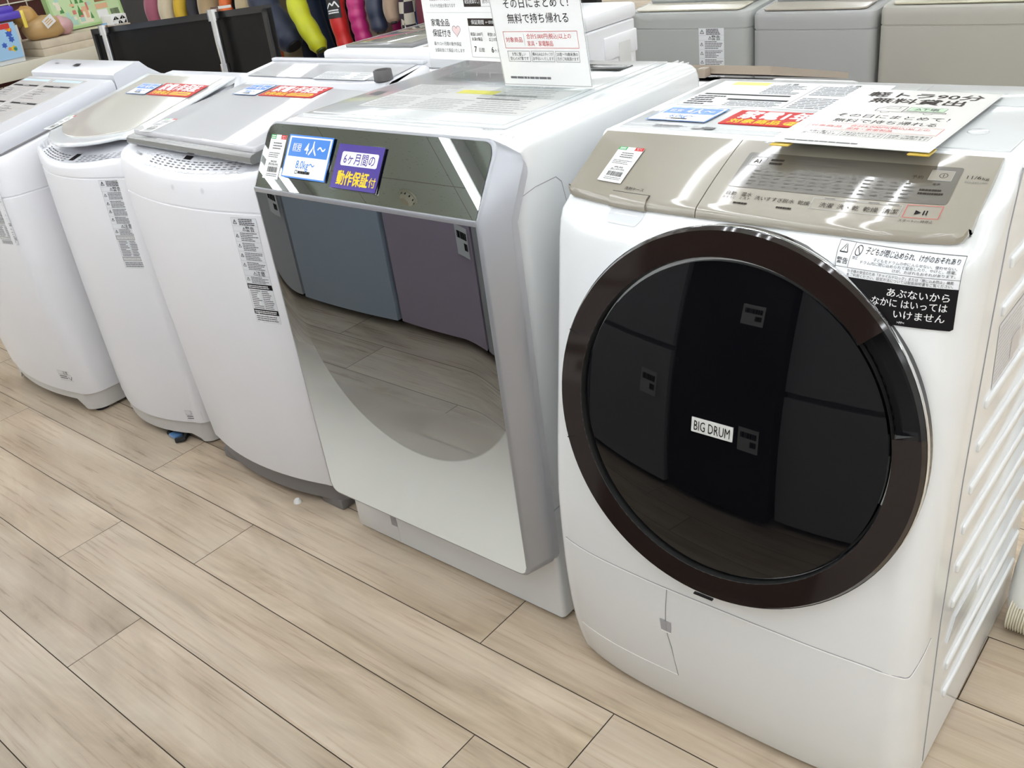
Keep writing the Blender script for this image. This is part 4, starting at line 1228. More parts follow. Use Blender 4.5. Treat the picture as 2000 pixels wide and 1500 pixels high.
# mirror door washer: embossed print on the top and its side grooves
m = M(); A = Art(m, lambda u, v, l: Vector((u, v, 1.0048 + l)))
A.rect(-1.500, 1.245, -1.075, 1.430, FILM_G, 0.0003)
A.rect(-1.345, 1.372, -1.245, 1.400, YELH, 0.0005)
A.rect(-1.245, 1.368, -1.135, 1.374, INK_G, 0.0005); A.rect(-1.262, 1.340, -1.155, 1.346, INK_G, 0.0005)
for k, (a, b_) in enumerate(((-1.49, -1.37), (-1.365, -1.25), (-1.235, -1.09))):
    A.lines(a, 1.252, b_, 1.332 if k < 2 else 1.425, 7 if k < 2 else 13, INK_L, 0.42, 0.0005, 0.25, 70 + k)
A.lines(-1.49, 1.345, -1.36, 1.425, 7, INK_L, 0.42, 0.0005, 0.3, 77)
A.frame(-1.50, 1.245, -1.365, 1.430, 0.001, INK_L, 0.0006)
A.rect(-1.560, 1.330, -1.530, 1.360, INK_G, 0.0006)
m.build('instruction_label', w2, label='grey instruction print with a yellow header on the top')
m = M(); A = Art(m, lambda u, v, l: Vector((u, v, 1.0008 + l)))
A.frame(-1.105, 1.163, -1.060, 1.174, 0.0006, INK_L, 0.0004)
A.text('投入口', -1.083, 1.1685, 0.007, INK_G, 0.0006)
m.build('top_print', w2)
m = M(); A = Art(m, lambda u, v, l: Vector((A1 + l, u, v)))
A.stroke([(1.120, 0.905), (1.165, 0.912), (1.222, 0.912), (1.236, 0.900), (1.245, 0.86), (1.245, 0.40)], 0.0014, SEAM, 0.0004)
A.stroke([(1.105, 0.279), (1.715, 0.279)], 0.0012, SEAM, 0.0004)
m.build('side_groove', w2)

# ================================================================ CARDS, TAGS AND SIGNS RESTING ON THE MACHINES
def card(name, label, cat, mp, w, h, th, draw, edge=PAPER, group=None, seg=0.0):
    m = M()
    P = lambda u, v, l: mp(u, v, l)
    c = [(0, 0), (w, 0), (w, h), (0, h)]
    n = 6
    us = [w * i / n for i in range(n + 1)]
    vs_ = [h * i / 8 for i in range(9)]
    m.grid(lambda u, v: P(u, v, th), us, vs_, edge)
    m.grid(lambda u, v: P(u, v, 0.0), us, vs_, edge)
    for (a, b) in ((c[0], c[1]), (c[1], c[2]), (c[2], c[3]), (c[3], c[0])):
        k = n
        q = [(a[0] + (b[0] - a[0]) * i / k, a[1] + (b[1] - a[1]) * i / k) for i in range(k + 1)]
        m.add([P(*t, 0.0) for t in q] + [P(*t, th) for t in q], [(i, i + 1, k + 2 + i, k + 1 + i) for i in range(k)], edge)
    draw(Art(m, lambda u, v, l: P(u, v, th + l), seg))
    return m.build(name, None, label, cat, group, loc=tuple(mp(w / 2, h / 2, 0.0)))

def blue_card(A, w, h, kg='8.0kg〜', full=True):
    A.rect(0, 0, w, h, BLUEC, 0.0001)
    A.rect(w * 0.025, h * 0.035, w * 0.975, h * 0.965, PAPER, 0.0002)
    A.rect(w * 0.06, h * 0.50, w * 0.94, h * 0.93, BLUEC, 0.0003)
    A.frame(w * 0.14, h * 0.62, w * 0.32, h * 0.80, w * 0.006, WINK, 0.0004)
    A.text('目安', w * 0.23, h * 0.71, h * 0.13, WINK, 0.0005, bold=0.004)
    A.text('4人〜', w * 0.64, h * 0.71, h * 0.30, WINK, 0.0005, bold=0.012, width=w * 0.46)
    A.text(kg, w * 0.50, h * 0.33, h * 0.22, BLUEC, 0.0005, bold=0.010, width=w * 0.42)
    A.frame(w * 0.30, h * 0.11, w * 0.355, h * 0.19, w * 0.008, INK, 0.0005)
    A.lines(w * 0.37, h * 0.11, w * 0.64, h * 0.19, 1, INK, 0.8, 0.0005, 0.02, 3)
def red_card(A, w, h):
    A.rect(0, 0, w, h, REDC, 0.0001)
    A.text('家電1年保証', w * 0.5, h * 0.66, h * 0.50, WINK, 0.0004, width=w * 0.86, heavy=0.035)
    A.text('対象商品', w * 0.25, h * 0.21, h * 0.26, YELC, 0.0004, width=w * 0.40, heavy=0.03)
    A.rrect(w * 0.48, h * 0.08, w * 0.94, h * 0.33, h * 0.12, YELC, 0.0004)
    A.text('中古品', w * 0.58, h * 0.205, h * 0.16, INK_R, 0.0006, bold=0.008)
    A.lines(w * 0.66, h * 0.14, w * 0.90, h * 0.27, 1, INK_R, 0.6, 0.0006, 0.02, 4)
def price_tag(price, tax, seed):
    def d(A_, w, h):
        A_.rect(0, h * 0.90, w * 0.34, h, GRNC, 0.0002)
        A_.rect(w * 0.66, h * 0.90, w, h, REDC, 0.0002)
        A_.lines(w * 0.05, h * 0.91, w * 0.30, h * 0.99, 2, WINK, 0.45, 0.0003, 0.1, 1)
        A_.text('値下げ', w * 0.83, h * 0.965, h * 0.035, WINK, 0.0003)
        A_.text('しました', w * 0.83, h * 0.925, h * 0.033, WINK, 0.0003)
        A_.lines(w * 0.25, h * 0.66, w * 0.85, h * 0.84, 3, INK_G, 0.45, 0.0003, 0.2, seed)
        A_.frame(w * 0.06, h * 0.46, w * 0.94, h * 0.62, w * 0.008, INK_L, 0.0003)
        A_.lines(w * 0.10, h * 0.475, w * 0.90, h * 0.605, 3, INK_G, 0.4, 0.0003, 0.3, seed + 1)
        A_.text(price, w * 0.52, h * 0.395, h * 0.055, INK, 0.0003, bold=0.008)
        A_.text(tax, w * 0.52, h * 0.335, h * 0.050, INK, 0.0003, bold=0.006)
        A_.rect(w * 0.03, h * 0.295, w * 0.97, h * 0.300, INK_G, 0.0003)
        A_.barcode(w * 0.22, h * 0.15, w * 0.86, h * 0.275, INK, seed)
        A_.lines(w * 0.2, h * 0.05, w * 0.9, h * 0.13, 2, INK_G, 0.4, 0.0003, 0.1, seed + 2)
    return d

# on the tilted mirror of the middle washer
def on_mirror(x, v, rot=0.0):
    ca, sa = math.cos(rot), math.sin(rot)
    return lambda a, b, l: mir2(x + a * ca - b * sa, v + a * sa + b * ca, l + 0.0003)
pt = price_tag('¥60,000', '(税込¥66,000)', 5)
card('price_tag', 'white barcode price tag stuck on the mirror door', 'price tag', on_mirror(-1.600, 0.024), 0.0485, 0.0880, 0.0008, lambda A: pt(A, 0.0485, 0.0880))
card('capacity_card', 'blue and white capacity card on the mirror door, beside the purple card', 'card',
     lambda a, b, l: on_mirror(-1.5395, 0.0310)(a, b, l + 0.0012), 0.132, 0.0840, 0.0022, lambda A: blue_card(A, 0.132, 0.0840), ACRYL)
def purple(A):
    w, h = 0.1280, 0.0860
    A.rect(0.002, 0.002, w - 0.002, h - 0.002, PURC, 0.0001)
    A.rrect(w * 0.13, h * 0.52, w * 0.90, h * 0.82, 0.004, PAPER, 0.0003)
    A.text('6ヶ月間の', w * 0.515, h * 0.67, h * 0.225, PURC, 0.0005, bold=0.010, width=w * 0.66)
    A.text('動作保証', w * 0.46, h * 0.25, h * 0.28, YELC, 0.0005, width=w * 0.66, heavy=0.03)
    A.text('付', w * 0.88, h * 0.22, h * 0.19, YELC, 0.0005, bold=0.006)
card('warranty_card', 'square purple warranty card on the mirror door', 'card', lambda a, b, l: on_mirror(-1.3915, 0.0225)(a, b, l + 0.0012), 0.1280, 0.0860, 0.0022, purple, ACRYL)

# on the control band and the top of the big-door washer
pt1 = price_tag('¥90,000', '(税込¥99,000)', 11)
def tagmap(a, b, l):
    return panel1(-0.8580 + a, vz(0.9362) + b, l + 0.0016)
card('price_tag', 'white barcode price tag stuck on the champagne drawer of the big-door washer', 'price tag', tagmap, 0.0475, 0.0830, 0.0008, lambda A: pt1(A, 0.0475, 0.0830), seg=0.012)
flat = lambda x, y, z: (lambda a, b, l: Vector((x + a, y + b, z + l)))
card('capacity_card', 'blue and white capacity card lying on the big-door washer', 'card', flat(-0.8660, 1.3170, 0.9902), 0.110, 0.0840, 0.0020, lambda A: blue_card(A, 0.110, 0.0840, '6.0kg〜'), ACRYL)
card('warranty_card', 'red and yellow one-year warranty card lying on the big-door washer', 'card', flat(-0.7350, 1.3215, 0.9902), 0.212, 0.0810, 0.0010, lambda A: red_card(A, 0.212, 0.0810), REDC)

def truck_sign(A, w, h):
    A.rect(0.004, 0.004, w - 0.004, h - 0.004, GLOSSPAPER, 0.0001)
    A.frame(0.007, 0.007, w - 0.007, h - 0.007, 0.0006, INK_L, 0.0003)
    A.text('軽トラ90分', w * 0.53, h * 0.885, h * 0.085, INK_BR, 0.0004, width=w * 0.74, heavy=0.02)
    A.text('無料貸出', w * 0.53, h * 0.775, h * 0.085, INK_BR, 0.0004, width=w * 0.60, heavy=0.025)
    A.stroke([(w * .36, h * .585), (w * .36, h * .63), (w * .42, h * .68), (w * .53, h * .68), (w * .53, h * .585)], 0.0010, INK_BR, 0.0004, True)
    A.stroke([(w * .41, h * .635), (w * .435, h * .665), (w * .49, h * .665), (w * .49, h * .635)], 0.0008, INK_BR, 0.0004, True)
    A.rect(w * .55, h * .61, w * .78, h * .675, mat('pale_green_print', (0.36, 0.52, 0.34), 0.3), 0.0004)
    A.stroke([(w * .53, h * .60), (w * .53, h * .585), (w * .80, h * .585), (w * .80, h * .60)], 0.0010, INK_BR, 0.0005, True)
    A.frame(w * .55, h * .61, w * .78, h * .675, 0.0008, INK_G, 0.0005)
    A.text('AT車', w * .665, h * .642, h * .040, INK_G, 0.0006)
    for u in (.43, .70): A.ring(w * u, h * .578, 0.0065, 0.0010, INK_BR, 0.0005, a0=PI, a1=2 * PI)
    A.text('その日にまとめて！', w * 0.52, h * 0.490, h * 0.052, INK_BR, 0.0004, width=w * 0.70)
    A.text('無料で持ち帰れる', w * 0.52, h * 0.400, h * 0.052, INK_BR, 0.0004, width=w * 0.64)
    boxes(A, w, h)
def boxes(A, w, h):
    A.frame(w * .10, h * .245, w * .91, h * .350, 0.0008, INK_R, 0.0004)
    A.text('対象商品', w * .215, h * .298, h * .030, INK_R, 0.0005)
    A.rect(w * .328, h * .262, w * .331, h * .335, INK_L, 0.0005)
    A.text('合計5,000円(税込)以上の', w * .36, h * .319, h * .030, INK_R, 0.0005, 'l', width=w * .48)
    A.text('家具・家電製品', w * .36, h * .274, h * .030, INK_R, 0.0005, 'l', width=w * .28)
    for k, (a, b_) in enumerate((('女性に優しい', '安心のAT車です'), ('積み込みはスタッフが', 'お手伝いいたします'), ('20歳〜70歳未満の', '方がご利用頂けます'))):
        x0 = w * (.115 + .267 * k)
        A.frame(x0, h * .160, x0 + w * .25, h * .228, 0.0007, INK_G, 0.0004)
        A.text(a, x0 + w * .125, h * .208, h * .021, INK, 0.0005, width=w * min(.225, .026 * len(a)))
        A.text(b_, x0 + w * .125, h * .180, h * .021, INK, 0.0005, width=w * min(.225, .026 * len(b_)))
    A.lines(w * .10, h * .048, w * .56, h * .066, 1, INK_G, 0.8, 0.0004, 0.02, 12)
SW, SH = 0.236, 0.345
sgn = card('sign', 'glossy laminated truck-loan sign lying flat on the big-door washer', 'sign', quad_map((-0.6110, 1.2265, 0.9945), (-0.3790, 1.2230, 0.9945), (-0.3770, 1.5480, 0.9935), (-0.6080, 1.5560, 0.9935), SW, SH), SW, SH, 0.0016, lambda A: truck_sign(A, SW, SH), ACRYL)
TAPE = mat('amber_sticky_tape', (0.62, 0.42, 0.06), 0.25)
for x in (-0.585, -0.395):
    tp_ = M(); tp_.box(x - 0.014, x + 0.014, 1.222, 1.252, 0.9922, 0.9942, TAPE, bev=0.0005)
    tq = tp_.build('tape', sgn, label='amber tape under the front edge')
    tq.matrix_parent_inverse = Matrix.Translation(-sgn.location)

# the two upright acrylic signs on the mirror-door washer
def up_map(o, yaw, lean):
    U = Vector((math.cos(yaw), math.sin(yaw), 0))
    out = Vector((math.sin(yaw), -math.cos(yaw), 0))
    V = Vector((0, 0, 1)) * math.cos(lean) + out * math.sin(lean)
    return plane_map(o, U, V)
def acrylic_stand(name, label, o, yaw, lean, w, h, clear, draw, foot):
    mp = up_map(o, yaw, lean)
    t = thing(name, tuple(mp(w / 2, 0, 0)), label, 'sign')
    a = M()
    c = [(0, 0), (w, 0), (w, h), (0, h)]
    a.loft([[mp(u, v, 0.0) for u, v in c], [mp(u, v, 0.0025) for u, v in c]], ACRYL)
    out = Vector((math.sin(yaw), -math.cos(yaw), 0))
    U = Vector((math.cos(yaw), math.sin(yaw), 0))
    b0 = Vector(o)
    q = [b0, b0 + U * w, b0 + U * w + out * foot, b0 + out * foot]
    a.loft([[p + Vector((0, 0, -0.0002)) for p in q], [p + Vector((0, 0, 0.0022)) for p in q]], ACRYL)
    a.build('acrylic_stand', t, label='clear acrylic holder')
    p = M()
    c = [(0.002, clear), (w - 0.002, clear), (w - 0.002, h - 0.002), (0.002, h - 0.002)]
    p.loft([[mp(u, v, 0.0027) for u, v in c], [mp(u, v, 0.0031) for u, v in c]], PAPER)
    draw(Art(p, lambda u, v, l: mp(u, v + clear, 0.0031 + l)), w, h - clear)
    p.build('paper_insert', t, label='printed white sheet')
def right_sheet(A, w, h):
    A.frame(0.003, 0.003, w - 0.003, h - 0.003, 0.0007, INK_G, 0.0003)
    A.text('軽トラ90分', w * 0.53, h * 0.885, h * 0.085, INK_BR, 0.0004, width=w * 0.74, heavy=0.02)
    A.text('無料貸出', w * 0.53, h * 0.775, h * 0.085, INK_BR, 0.0004, width=w * 0.60, heavy=0.025)
    A.text('その日にまとめて！', w * 0.51, h * 0.520, h * 0.056, INK, 0.0004, bold=0.004, width=w * 0.70)
    A.text('無料で持ち帰れる', w * 0.51, h * 0.428, h * 0.056, INK, 0.0004, bold=0.004, width=w * 0.66)
    boxes(A, w, h)
def left_sheet(A0_, w, h):
    mp0 = A0_.mp
    A = Art(A0_.m, lambda u, v, l: mp0(u, v - 0.065 * h, l))
    def L(s_, u, v, sz, wd=None, m=INK, b=0.0, al='l'): A.text(s_, w * u, h * v, h * sz, m, 0.0004, al, bold=b, width=(w * wd) if wd else None)
    L('性能で選ぶ', .10, .560, .042, .30, INK, .004)
    L('洗濯機のタイプごとに', .12, .480, .024, .27, INK_G); L('それぞれ性能が異なります', .12, .435, .024, .33, INK_G)
    for k, s_ in enumerate(('縦型(乾燥付き)', '縦型(乾燥なし)')):
        v = .545 - k * .085
        A.frame(w * .56, h * (v - .034), w * .99, h * (v + .034), 0.0005, INK_G, 0.0003)
        A.rect(w * .56, h * (v - .034), w * .77, h * (v + .034), INK_BR, 0.0004)
        A.text(s_, w * .665, h * v, h * .026, WINK, 0.0006, width=w * .18)
        L('節水○', .79, v, .028, .10, INK_G); L('乾燥', .94, v, .028, None, INK_G)
    A.rect(w * .05, h * .388, w * .97, h * .3895, INK_L, 0.0003)
    L('家電全品', .10, .320, .046, .24, INK, .005); L('保証付き', .10, .248, .046, .24, INK, .005)
    heart = [(0.42 + 0.052 * 16 * math.sin(t) ** 3 / 16, 0.268 + 0.0026 * (13 * math.cos(t) - 5 * math.cos(2 * t) - 2 * math.cos(3 * t) - math.cos(4 * t))) for t in [2 * PI * i / 28 for i in range(28)]]
    A.poly([(w * a, h * b) for a, b in heart], mat('pale_pink_print', (0.80, 0.62, 0.62), 0.5), 0.0003)
    A.stroke([(w * a, h * b) for a, b in heart], 0.0007, INK_G, 0.0005, True)
    L('最大12ヶ月間の動作保証', .10, .175, .024, .36, INK_G); L('全額返金にて保証いたします', .10, .130, .024, .39, INK_G)
    A.frame(w * .58, h * .090, w * .99, h * .350, 0.0005, INK_G, 0.0003)
    A.rect(w * .58, h * .300, w * .99, h * .350, INK_BR, 0.0004)
    A.text('保証期間', w * .70, h * .325, h * .028, WINK, 0.0006); A.text('※一部対象外あり', w * .88, h * .325, h * .020, WINK, 0.0006, width=w * .16)
    for k, (a, b_, c, d) in enumerate((('税抜1,000円', '未満の製品', '7', '日間'), ('税抜1,000円', '以上の製品', '6', 'ヶ月間'))):
        u = .67 + .21 * k
        L(a, u, .245, .022, .15, INK, .004, 'c'); L(b_, u, .212, .022, .13, INK, .004, 'c')
        L(c, u - .035, .145, .046, None, INK, .01, 'c'); L(d, u + .04, .140, .026, None, INK, 0, 'c')
acrylic_stand('sign_stand', 'upright acrylic sign with a red-boxed truck-loan notice, standing on the mirror-door washer', (-1.2640, 1.4330, 1.0057), math.radians(0.5), 0.10, 0.2150, 0.300, 0.004, right_sheet, 0.08)
acrylic_stand('sign_stand', 'upright acrylic sign with warranty and performance tables, behind the truck-loan notice', (-1.4960, 1.4680, 1.0057), math.radians(-5), 0.0, 0.235, 0.330, 0.045, left_sheet, -0.08)

# cards on the lids further left
sl3 = lambda y: lid3rim(y) + 0.0202
m3 = lambda x, y: (lambda a, b, l: Vector((x + a, y + b, sl3(1.32 + (y + b - 1.32) * math.cos(YAW3) - (x + a + 1.99) * math.sin(YAW3)) + l + 0.0003)))
card('capacity_card', 'blue and white capacity card on the flat lid of the silver-barred washer', 'card', m3(-2.190, 1.4165), 0.098, 0.0740, 0.0020, lambda A: blue_card(A, 0.098, 0.0740), ACRYL)
card('warranty_card', 'red and yellow one-year warranty card on the flat lid of the silver-barred washer', 'card', m3(-2.082, 1.4200), 0.212, 0.0720, 0.0010, lambda A: red_card(A, 0.212, 0.0720), REDC)
pt3 = price_tag('¥19,800', '(税込¥21,780)', 21)
def rotated(base, ang):
    ca, sa = math.cos(ang), math.sin(ang)
    return lambda a, b, l: base(a * ca - b * sa, a * sa + b * ca, l)
card('price_tag', 'small white price tag lying on the flat lid of the silver-barred washer', 'price tag', rotated(m3(-2.226, 1.156), math.radians(4)), 0.050, 0.085, 0.0006, lambda A: pt3(A, 0.050, 0.085))
sl4 = lambda y: lid4rim(y) + 0.0170
m4 = lambda x, y: (lambda a, b, l: Vector((x + a, y + b, sl4(y + b) + l + 0.0003)))
card('capacity_card', 'blue and white capacity card on the clear-lid washer', 'card', m4(-2.702, 1.3990), 0.104, 0.0660, 0.0020, lambda A: blue_card(A, 0.104, 0.0660), ACRYL)
card('warranty_card', 'red and yellow one-year warranty card on the clear-lid washer', 'card', m4(-2.592, 1.4020), 0.214, 0.0720, 0.0010, lambda A: red_card(A, 0.214, 0.0720), REDC)
pt4 = price_tag('¥14,800', '(税込¥16,280)', 23)
card('price_tag', 'narrow white price tag along the left edge of the clear lid', 'price tag', m4(-2.778, 1.168), 0.036, 0.088, 0.0006, lambda A: pt4(A, 0.036, 0.088))

sl5 = lambda y: rim5(y) + 0.0527
m5 = lambda x, y: (lambda a, b, l: Vector((x + a, y + b, sl5(y + b) + l + 0.0004)))
def leaflet(seed):
    def d(A, w, h):
        A.rect(w * .05, h * .93, w * .95, h * .98, mat('pale_blue_print', (0.55, 0.70, 0.80), 0.4), 0.0002)
        for k, v in enumerate((.80, .40)):
            A.rect(w * .08, h * v, w * .92, h * (v + .035), INK, 0.0003)
            A.lines(w * .40, h * (v + .012), w * .62, h * (v + .025), 1, WINK, 0.7, 0.0005, 0.02, seed)
            A.lines(w * .08, h * (v - .30), w * .52, h * (v - .04), 5, INK_G, 0.18, 0.0003, 0.5, seed + k)
            A.lines(w * .58, h * (v - .26), w * .92, h * (v - .06), 4, INK_L, 0.2, 0.0003, 0.5, seed + 5 + k)
            A.ring(w * .30, h * (v - .14), w * .07, w * .012, INK_G, 0.0004)
            A.rect(w * .62, h * (v - .2), w * .74, h * (v - .12), INK_L, 0.0004)
    return d
lf = leaflet(31); lg_ = leaflet(47)
card('leaflet', 'laminated white leaflet nearest the right edge of the sloping lid at the far left', 'leaflet', m5(-3.195, 1.145), 0.205, 0.292, 0.0012, lambda A: lf(A, 0.205, 0.292), GLOSSPAPER)
card('leaflet', 'laminated white leaflet on the far side of the sloping lid at the far left', 'leaflet', m5(-3.410, 1.145), 0.205, 0.292, 0.0012, lambda A: lg_(A, 0.205, 0.292), GLOSSPAPER)

# odds and ends on the floor
cb = thing('hose_clip', (-2.47, 1.105, 0.0), 'small blue and black hose clip on the floor under the clear-lid washer', 'clip')
m = M(); m.box(-2.495, -2.455, 1.092, 1.118, 0.004, 0.016, mat('blue_clip_plastic', (0.10, 0.22, 0.42), 0.3), bev=0.003); m.build('clip_body', cb)
m = M(); m.tube([(-2.505, 1.10, 0.010), (-2.515, 1.115, 0.010), (-2.50, 1.135, 0.010), (-2.45, 1.13, 0.010), (-2.43, 1.105, 0.010), (-2.445, 1.085, 0.010)], 0.008, RUBBER, 8); m.build('clip_loop', cb)
m = M(); m.lathe([(0.0, 0.012), (0.006, 0.011), (0.010, 0.006), (0.011, 0.0)], PAPER, ((-1.856, 1.082, 0.0), (1, 0, 0), (0, 1, 0), (0, 0, 1)), 12)
m.build('floor_cap', label='tiny white plastic cap on the floor in front of the silver-barred washer', cat='cap', loc=(-1.856, 1.082, 0.0))
# ================================================================ BACK ROWS
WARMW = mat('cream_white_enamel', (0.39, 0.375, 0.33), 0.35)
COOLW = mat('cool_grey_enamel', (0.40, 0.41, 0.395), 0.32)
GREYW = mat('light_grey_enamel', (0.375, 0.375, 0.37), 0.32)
TAUPE = mat('taupe_panel', (0.36, 0.32, 0.26), 0.15, coat=0.3)
def back_washer(x0, x1, yf, yb, zt, label, m, strip, sticker=None, rx=0.05):
    r = thing('top_loading_washing_machine', ((x0 + x1) / 2, (yf + yb) / 2, 0.0), label, 'washing machine', 'washing machines in the back rows')
    ycb = interp([(0.0, yf + 0.01), (0.5, yf), (1.2, yf)])
    rim = interp([(yf - 0.1, zt - 0.022), (yf, zt), (yf + 0.012, zt), (yb, zt + 0.045)])
    o, yfun = top_loader(r, x0, x1, ycb, 0.012, rx, rx * 0.8, yb, rim, 0.06, [0.055, 0.07, 0.3, 0.6, zt - 0.10, zt - 0.03], m, m, bev=0.016, groove=zt - 0.058)
    bs = M(); bs.loft([plan(x0 + 0.01, x1 - 0.01, yf + 0.02, yb - 0.01, 0.012, rx, rx * 0.8, 0.02, z, 14, 6) for z in (0.0, 0.058)], BASE_GREY)
    bs.build('base', r)
    ru = interp([(yf, zt), (yb, zt + 0.045)])
    p = plate(x0 + 0.035, x1 - 0.035, ru, yf + 0.015, yf + 0.115, 0.001, 0.006, strip, r=0.02, nose=0.002)
    p.build('control_panel', r)
    l = plate(x0 + 0.03, x1 - 0.03, ru, yf + 0.125, yb - 0.09, 0.002, 0.018, m, r=0.02, nose=0.004)
    l.build('lid', r)
    if sticker:
        s_ = M(); A = Art(s_, lambda u, v, l: Vector((u, yfun(u, v) - l, v)), 0.03)
        u0, u1, v0, v1 = sticker
        warn_block(A, u0, v0, u1, v1, 17, dark=False)
        s_.build('warning_label', r)
    return r
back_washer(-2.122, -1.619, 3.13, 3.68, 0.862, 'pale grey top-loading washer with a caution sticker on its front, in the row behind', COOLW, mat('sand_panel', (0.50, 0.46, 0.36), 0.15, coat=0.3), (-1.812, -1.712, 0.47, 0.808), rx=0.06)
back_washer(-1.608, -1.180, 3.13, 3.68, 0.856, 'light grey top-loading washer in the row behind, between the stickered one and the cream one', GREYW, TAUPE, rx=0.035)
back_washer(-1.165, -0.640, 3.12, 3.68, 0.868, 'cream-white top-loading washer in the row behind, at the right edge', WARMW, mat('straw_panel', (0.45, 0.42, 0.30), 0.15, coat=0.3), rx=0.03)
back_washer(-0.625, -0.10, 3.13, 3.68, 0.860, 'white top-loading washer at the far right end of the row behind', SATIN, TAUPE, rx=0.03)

# back to back with the front row
wb = thing('top_loading_washing_machine', (-1.955, 2.2, 0.0), 'white top-loading washer with a dark-framed glass lid, back to back with the mirror-door washer', 'washing machine', 'washing machines in the back rows')
b = M()
loops = [plan(-2.27, -1.66, 1.775, 2.52, 0.0, 0.02, 0.02, 0.04, z, 6, 5) for z in (0.03, 0.3, 0.6, 0.9, 0.926)]
loops.append([(p[0], p[1], 0.950 + 0.002 * 0) for p in plan(-2.27, -1.66, 1.775, 2.52, 0.0, 0.02, 0.02, 0.04, 0.950, 6, 5)])
loops.append(plan(-2.262, -1.668, 1.783, 2.512, 0.0, 0.02, 0.02, 0.04, 0.9535, 6, 5))
b.loft(loops, SATIN)
b.box(-2.262, -1.662, 1.79, 2.515, 0.953, 0.998, SATIN, bev=0.012)
b.build('body', wb)
gl = M()
gl.box(-2.20, -1.93, 1.83, 2.46, 0.998, 1.006, mat('dark_lid_frame', (0.20, 0.20, 0.20), 0.2), bev=0.002)
gl.box(-2.17, -1.96, 1.86, 2.43, 1.004, 1.0075, mat('smoked_lid_glass', (0.30, 0.29, 0.25), 0.04, coat=0.5), bev=0.0005)
gl.build('lid', wb)
gv = M()
gv.box(-1.664, -1.6555, 2.33, 2.50, 0.86, 0.925, SATIN, bev=0.004)
gv.box(-1.664, -1.6545, 2.40, 2.46, 0.70, 0.90, FILM_G, bev=0.0005)
gv.build('side_panel', wb, label='moulded handle and grey label on the side')
lt = M()
card('leaflet', 'white leaflet on the washer behind the upright signs', 'leaflet', flat(-1.90, 1.84, 0.9985), 0.21, 0.30, 0.001, lambda A: lf(A, 0.21, 0.30), GLOSSPAPER)

wc = thing('top_loading_washing_machine', (-1.15, 2.05, 0.0), 'white washer with a brown flap lid, back to back with the big-door washer', 'washing machine', 'washing machines in the back rows')
b = M()
slope = lambda l, dz: [(q[0], q[1], 0.936 + dz - 0.235 * max(0.0, q[1] - 1.86)) for q in l]
b.loft([plan(-1.45, -0.868, 1.78, 2.34, 0.0, 0.05, 0.05, 0.05, z, 6, 6) for z in (0.03, 0.3, 0.6, 0.78)] +
       [slope(plan(-1.45, -0.868, 1.78, 2.34, 0.0, 0.05, 0.05, 0.05, 0, 6, 6), -0.02), slope(plan(-1.442, -0.876, 1.788, 2.332, 0.0, 0.05, 0.05, 0.05, 0, 6, 6), -0.007),
        slope(plan(-1.42, -0.898, 1.81, 2.31, 0.0, 0.05, 0.05, 0.05, 0, 6, 6), 0.0)], SATIN)
b.build('body', wc)
BRL = mat('brown_lid_plastic', (0.33, 0.27, 0.21), 0.25)
b = M()
b.prism([(1.87, 0.940), (2.28, 0.842), (2.285, 0.855), (1.875, 0.957)], -1.43, -0.915, BRL, 'x')
b.box(-1.075, -1.055, 1.845, 1.872, 0.935, 0.955, BRL, bev=0.003)
b.build('lid', wc, label='brown flap lid')

# black panel with chrome posts standing behind the leftmost washers
pa = thing('display_panel', (-3.88, 2.30, 0.0), 'black panel with a thin dark frame and two chrome posts, behind the leftmost washers', 'panel')
TL, TR = Vector((-4.645, 2.340, 0.960)), Vector((-3.121, 2.257, 1.050))
e1 = (TR - TL).normalized()
dn = Vector((0, 0, -1)); hor = Vector((e1.y, -e1.x, 0)).normalized()     # towards the camera side
e2 = (dn + hor * 0.06); e2 = (e2 - e1 * e2.dot(e1)).normalized()
en = e1.cross(e2).normalized()
if en.dot(hor) < 0: en = -en
W_ = (TR - TL).length; H_ = 0.985
pp = lambda u, v, l: TL + e1 * u + e2 * v + en * l
b = M()
def pbox(b, u0, u1, v0, v1, l0, l1, m):
    c = [(u0, v0), (u1, v0), (u1, v1), (u0, v1)]
    b.loft([[pp(u, v, l0) for u, v in c], [pp(u, v, l1) for u, v in c]], m)
HB = (TL.z - 0.012) / abs(e2.z) - 0.01
pbox(b, 0, W_, 0, HB - 0.03, -0.02, 0.0, mat('black_panel', (0.004, 0.0035, 0.003), 0.5, spec=0.2))
b.build('board', pa)
FRM = mat('panel_frame', (0.02, 0.02, 0.02), 0.3)
b = M()
for q in ((0, W_, -0.012, 0.012), (0, 0.025, 0, HB - 0.03), (W_ - 0.022, W_, 0, HB - 0.03), (0, W_, HB - 0.055, HB - 0.03)):
    pbox(b, *q, -0.022, 0.010, FRM)
b.build('frame', pa)
for u, v1 in ((0.20, 0.31), (1.20, 0.20)):
    b = M()
    b.tube([pp(u, -0.015, 0.035), pp(u, v1, 0.035)], 0.016, CHROME, 12)
    b.tube([pp(u, -0.022, 0.035), pp(u, 0.02, 0.035)], 0.023, CHROME, 12)
    b.tube([pp(u, v1 - 0.02, 0.035), pp(u, v1 + 0.035, 0.035)], 0.021, CHROME, 12)
    pbox(b, u - 0.01, u + 0.05, -0.030, -0.020, -0.022, 0.035, CHROME)
    pbox(b, u - 0.05, u + 0.004, v1 + 0.005, v1 + 0.015, 0.004, 0.030, CHROME)
    b.build('chrome_post', pa)

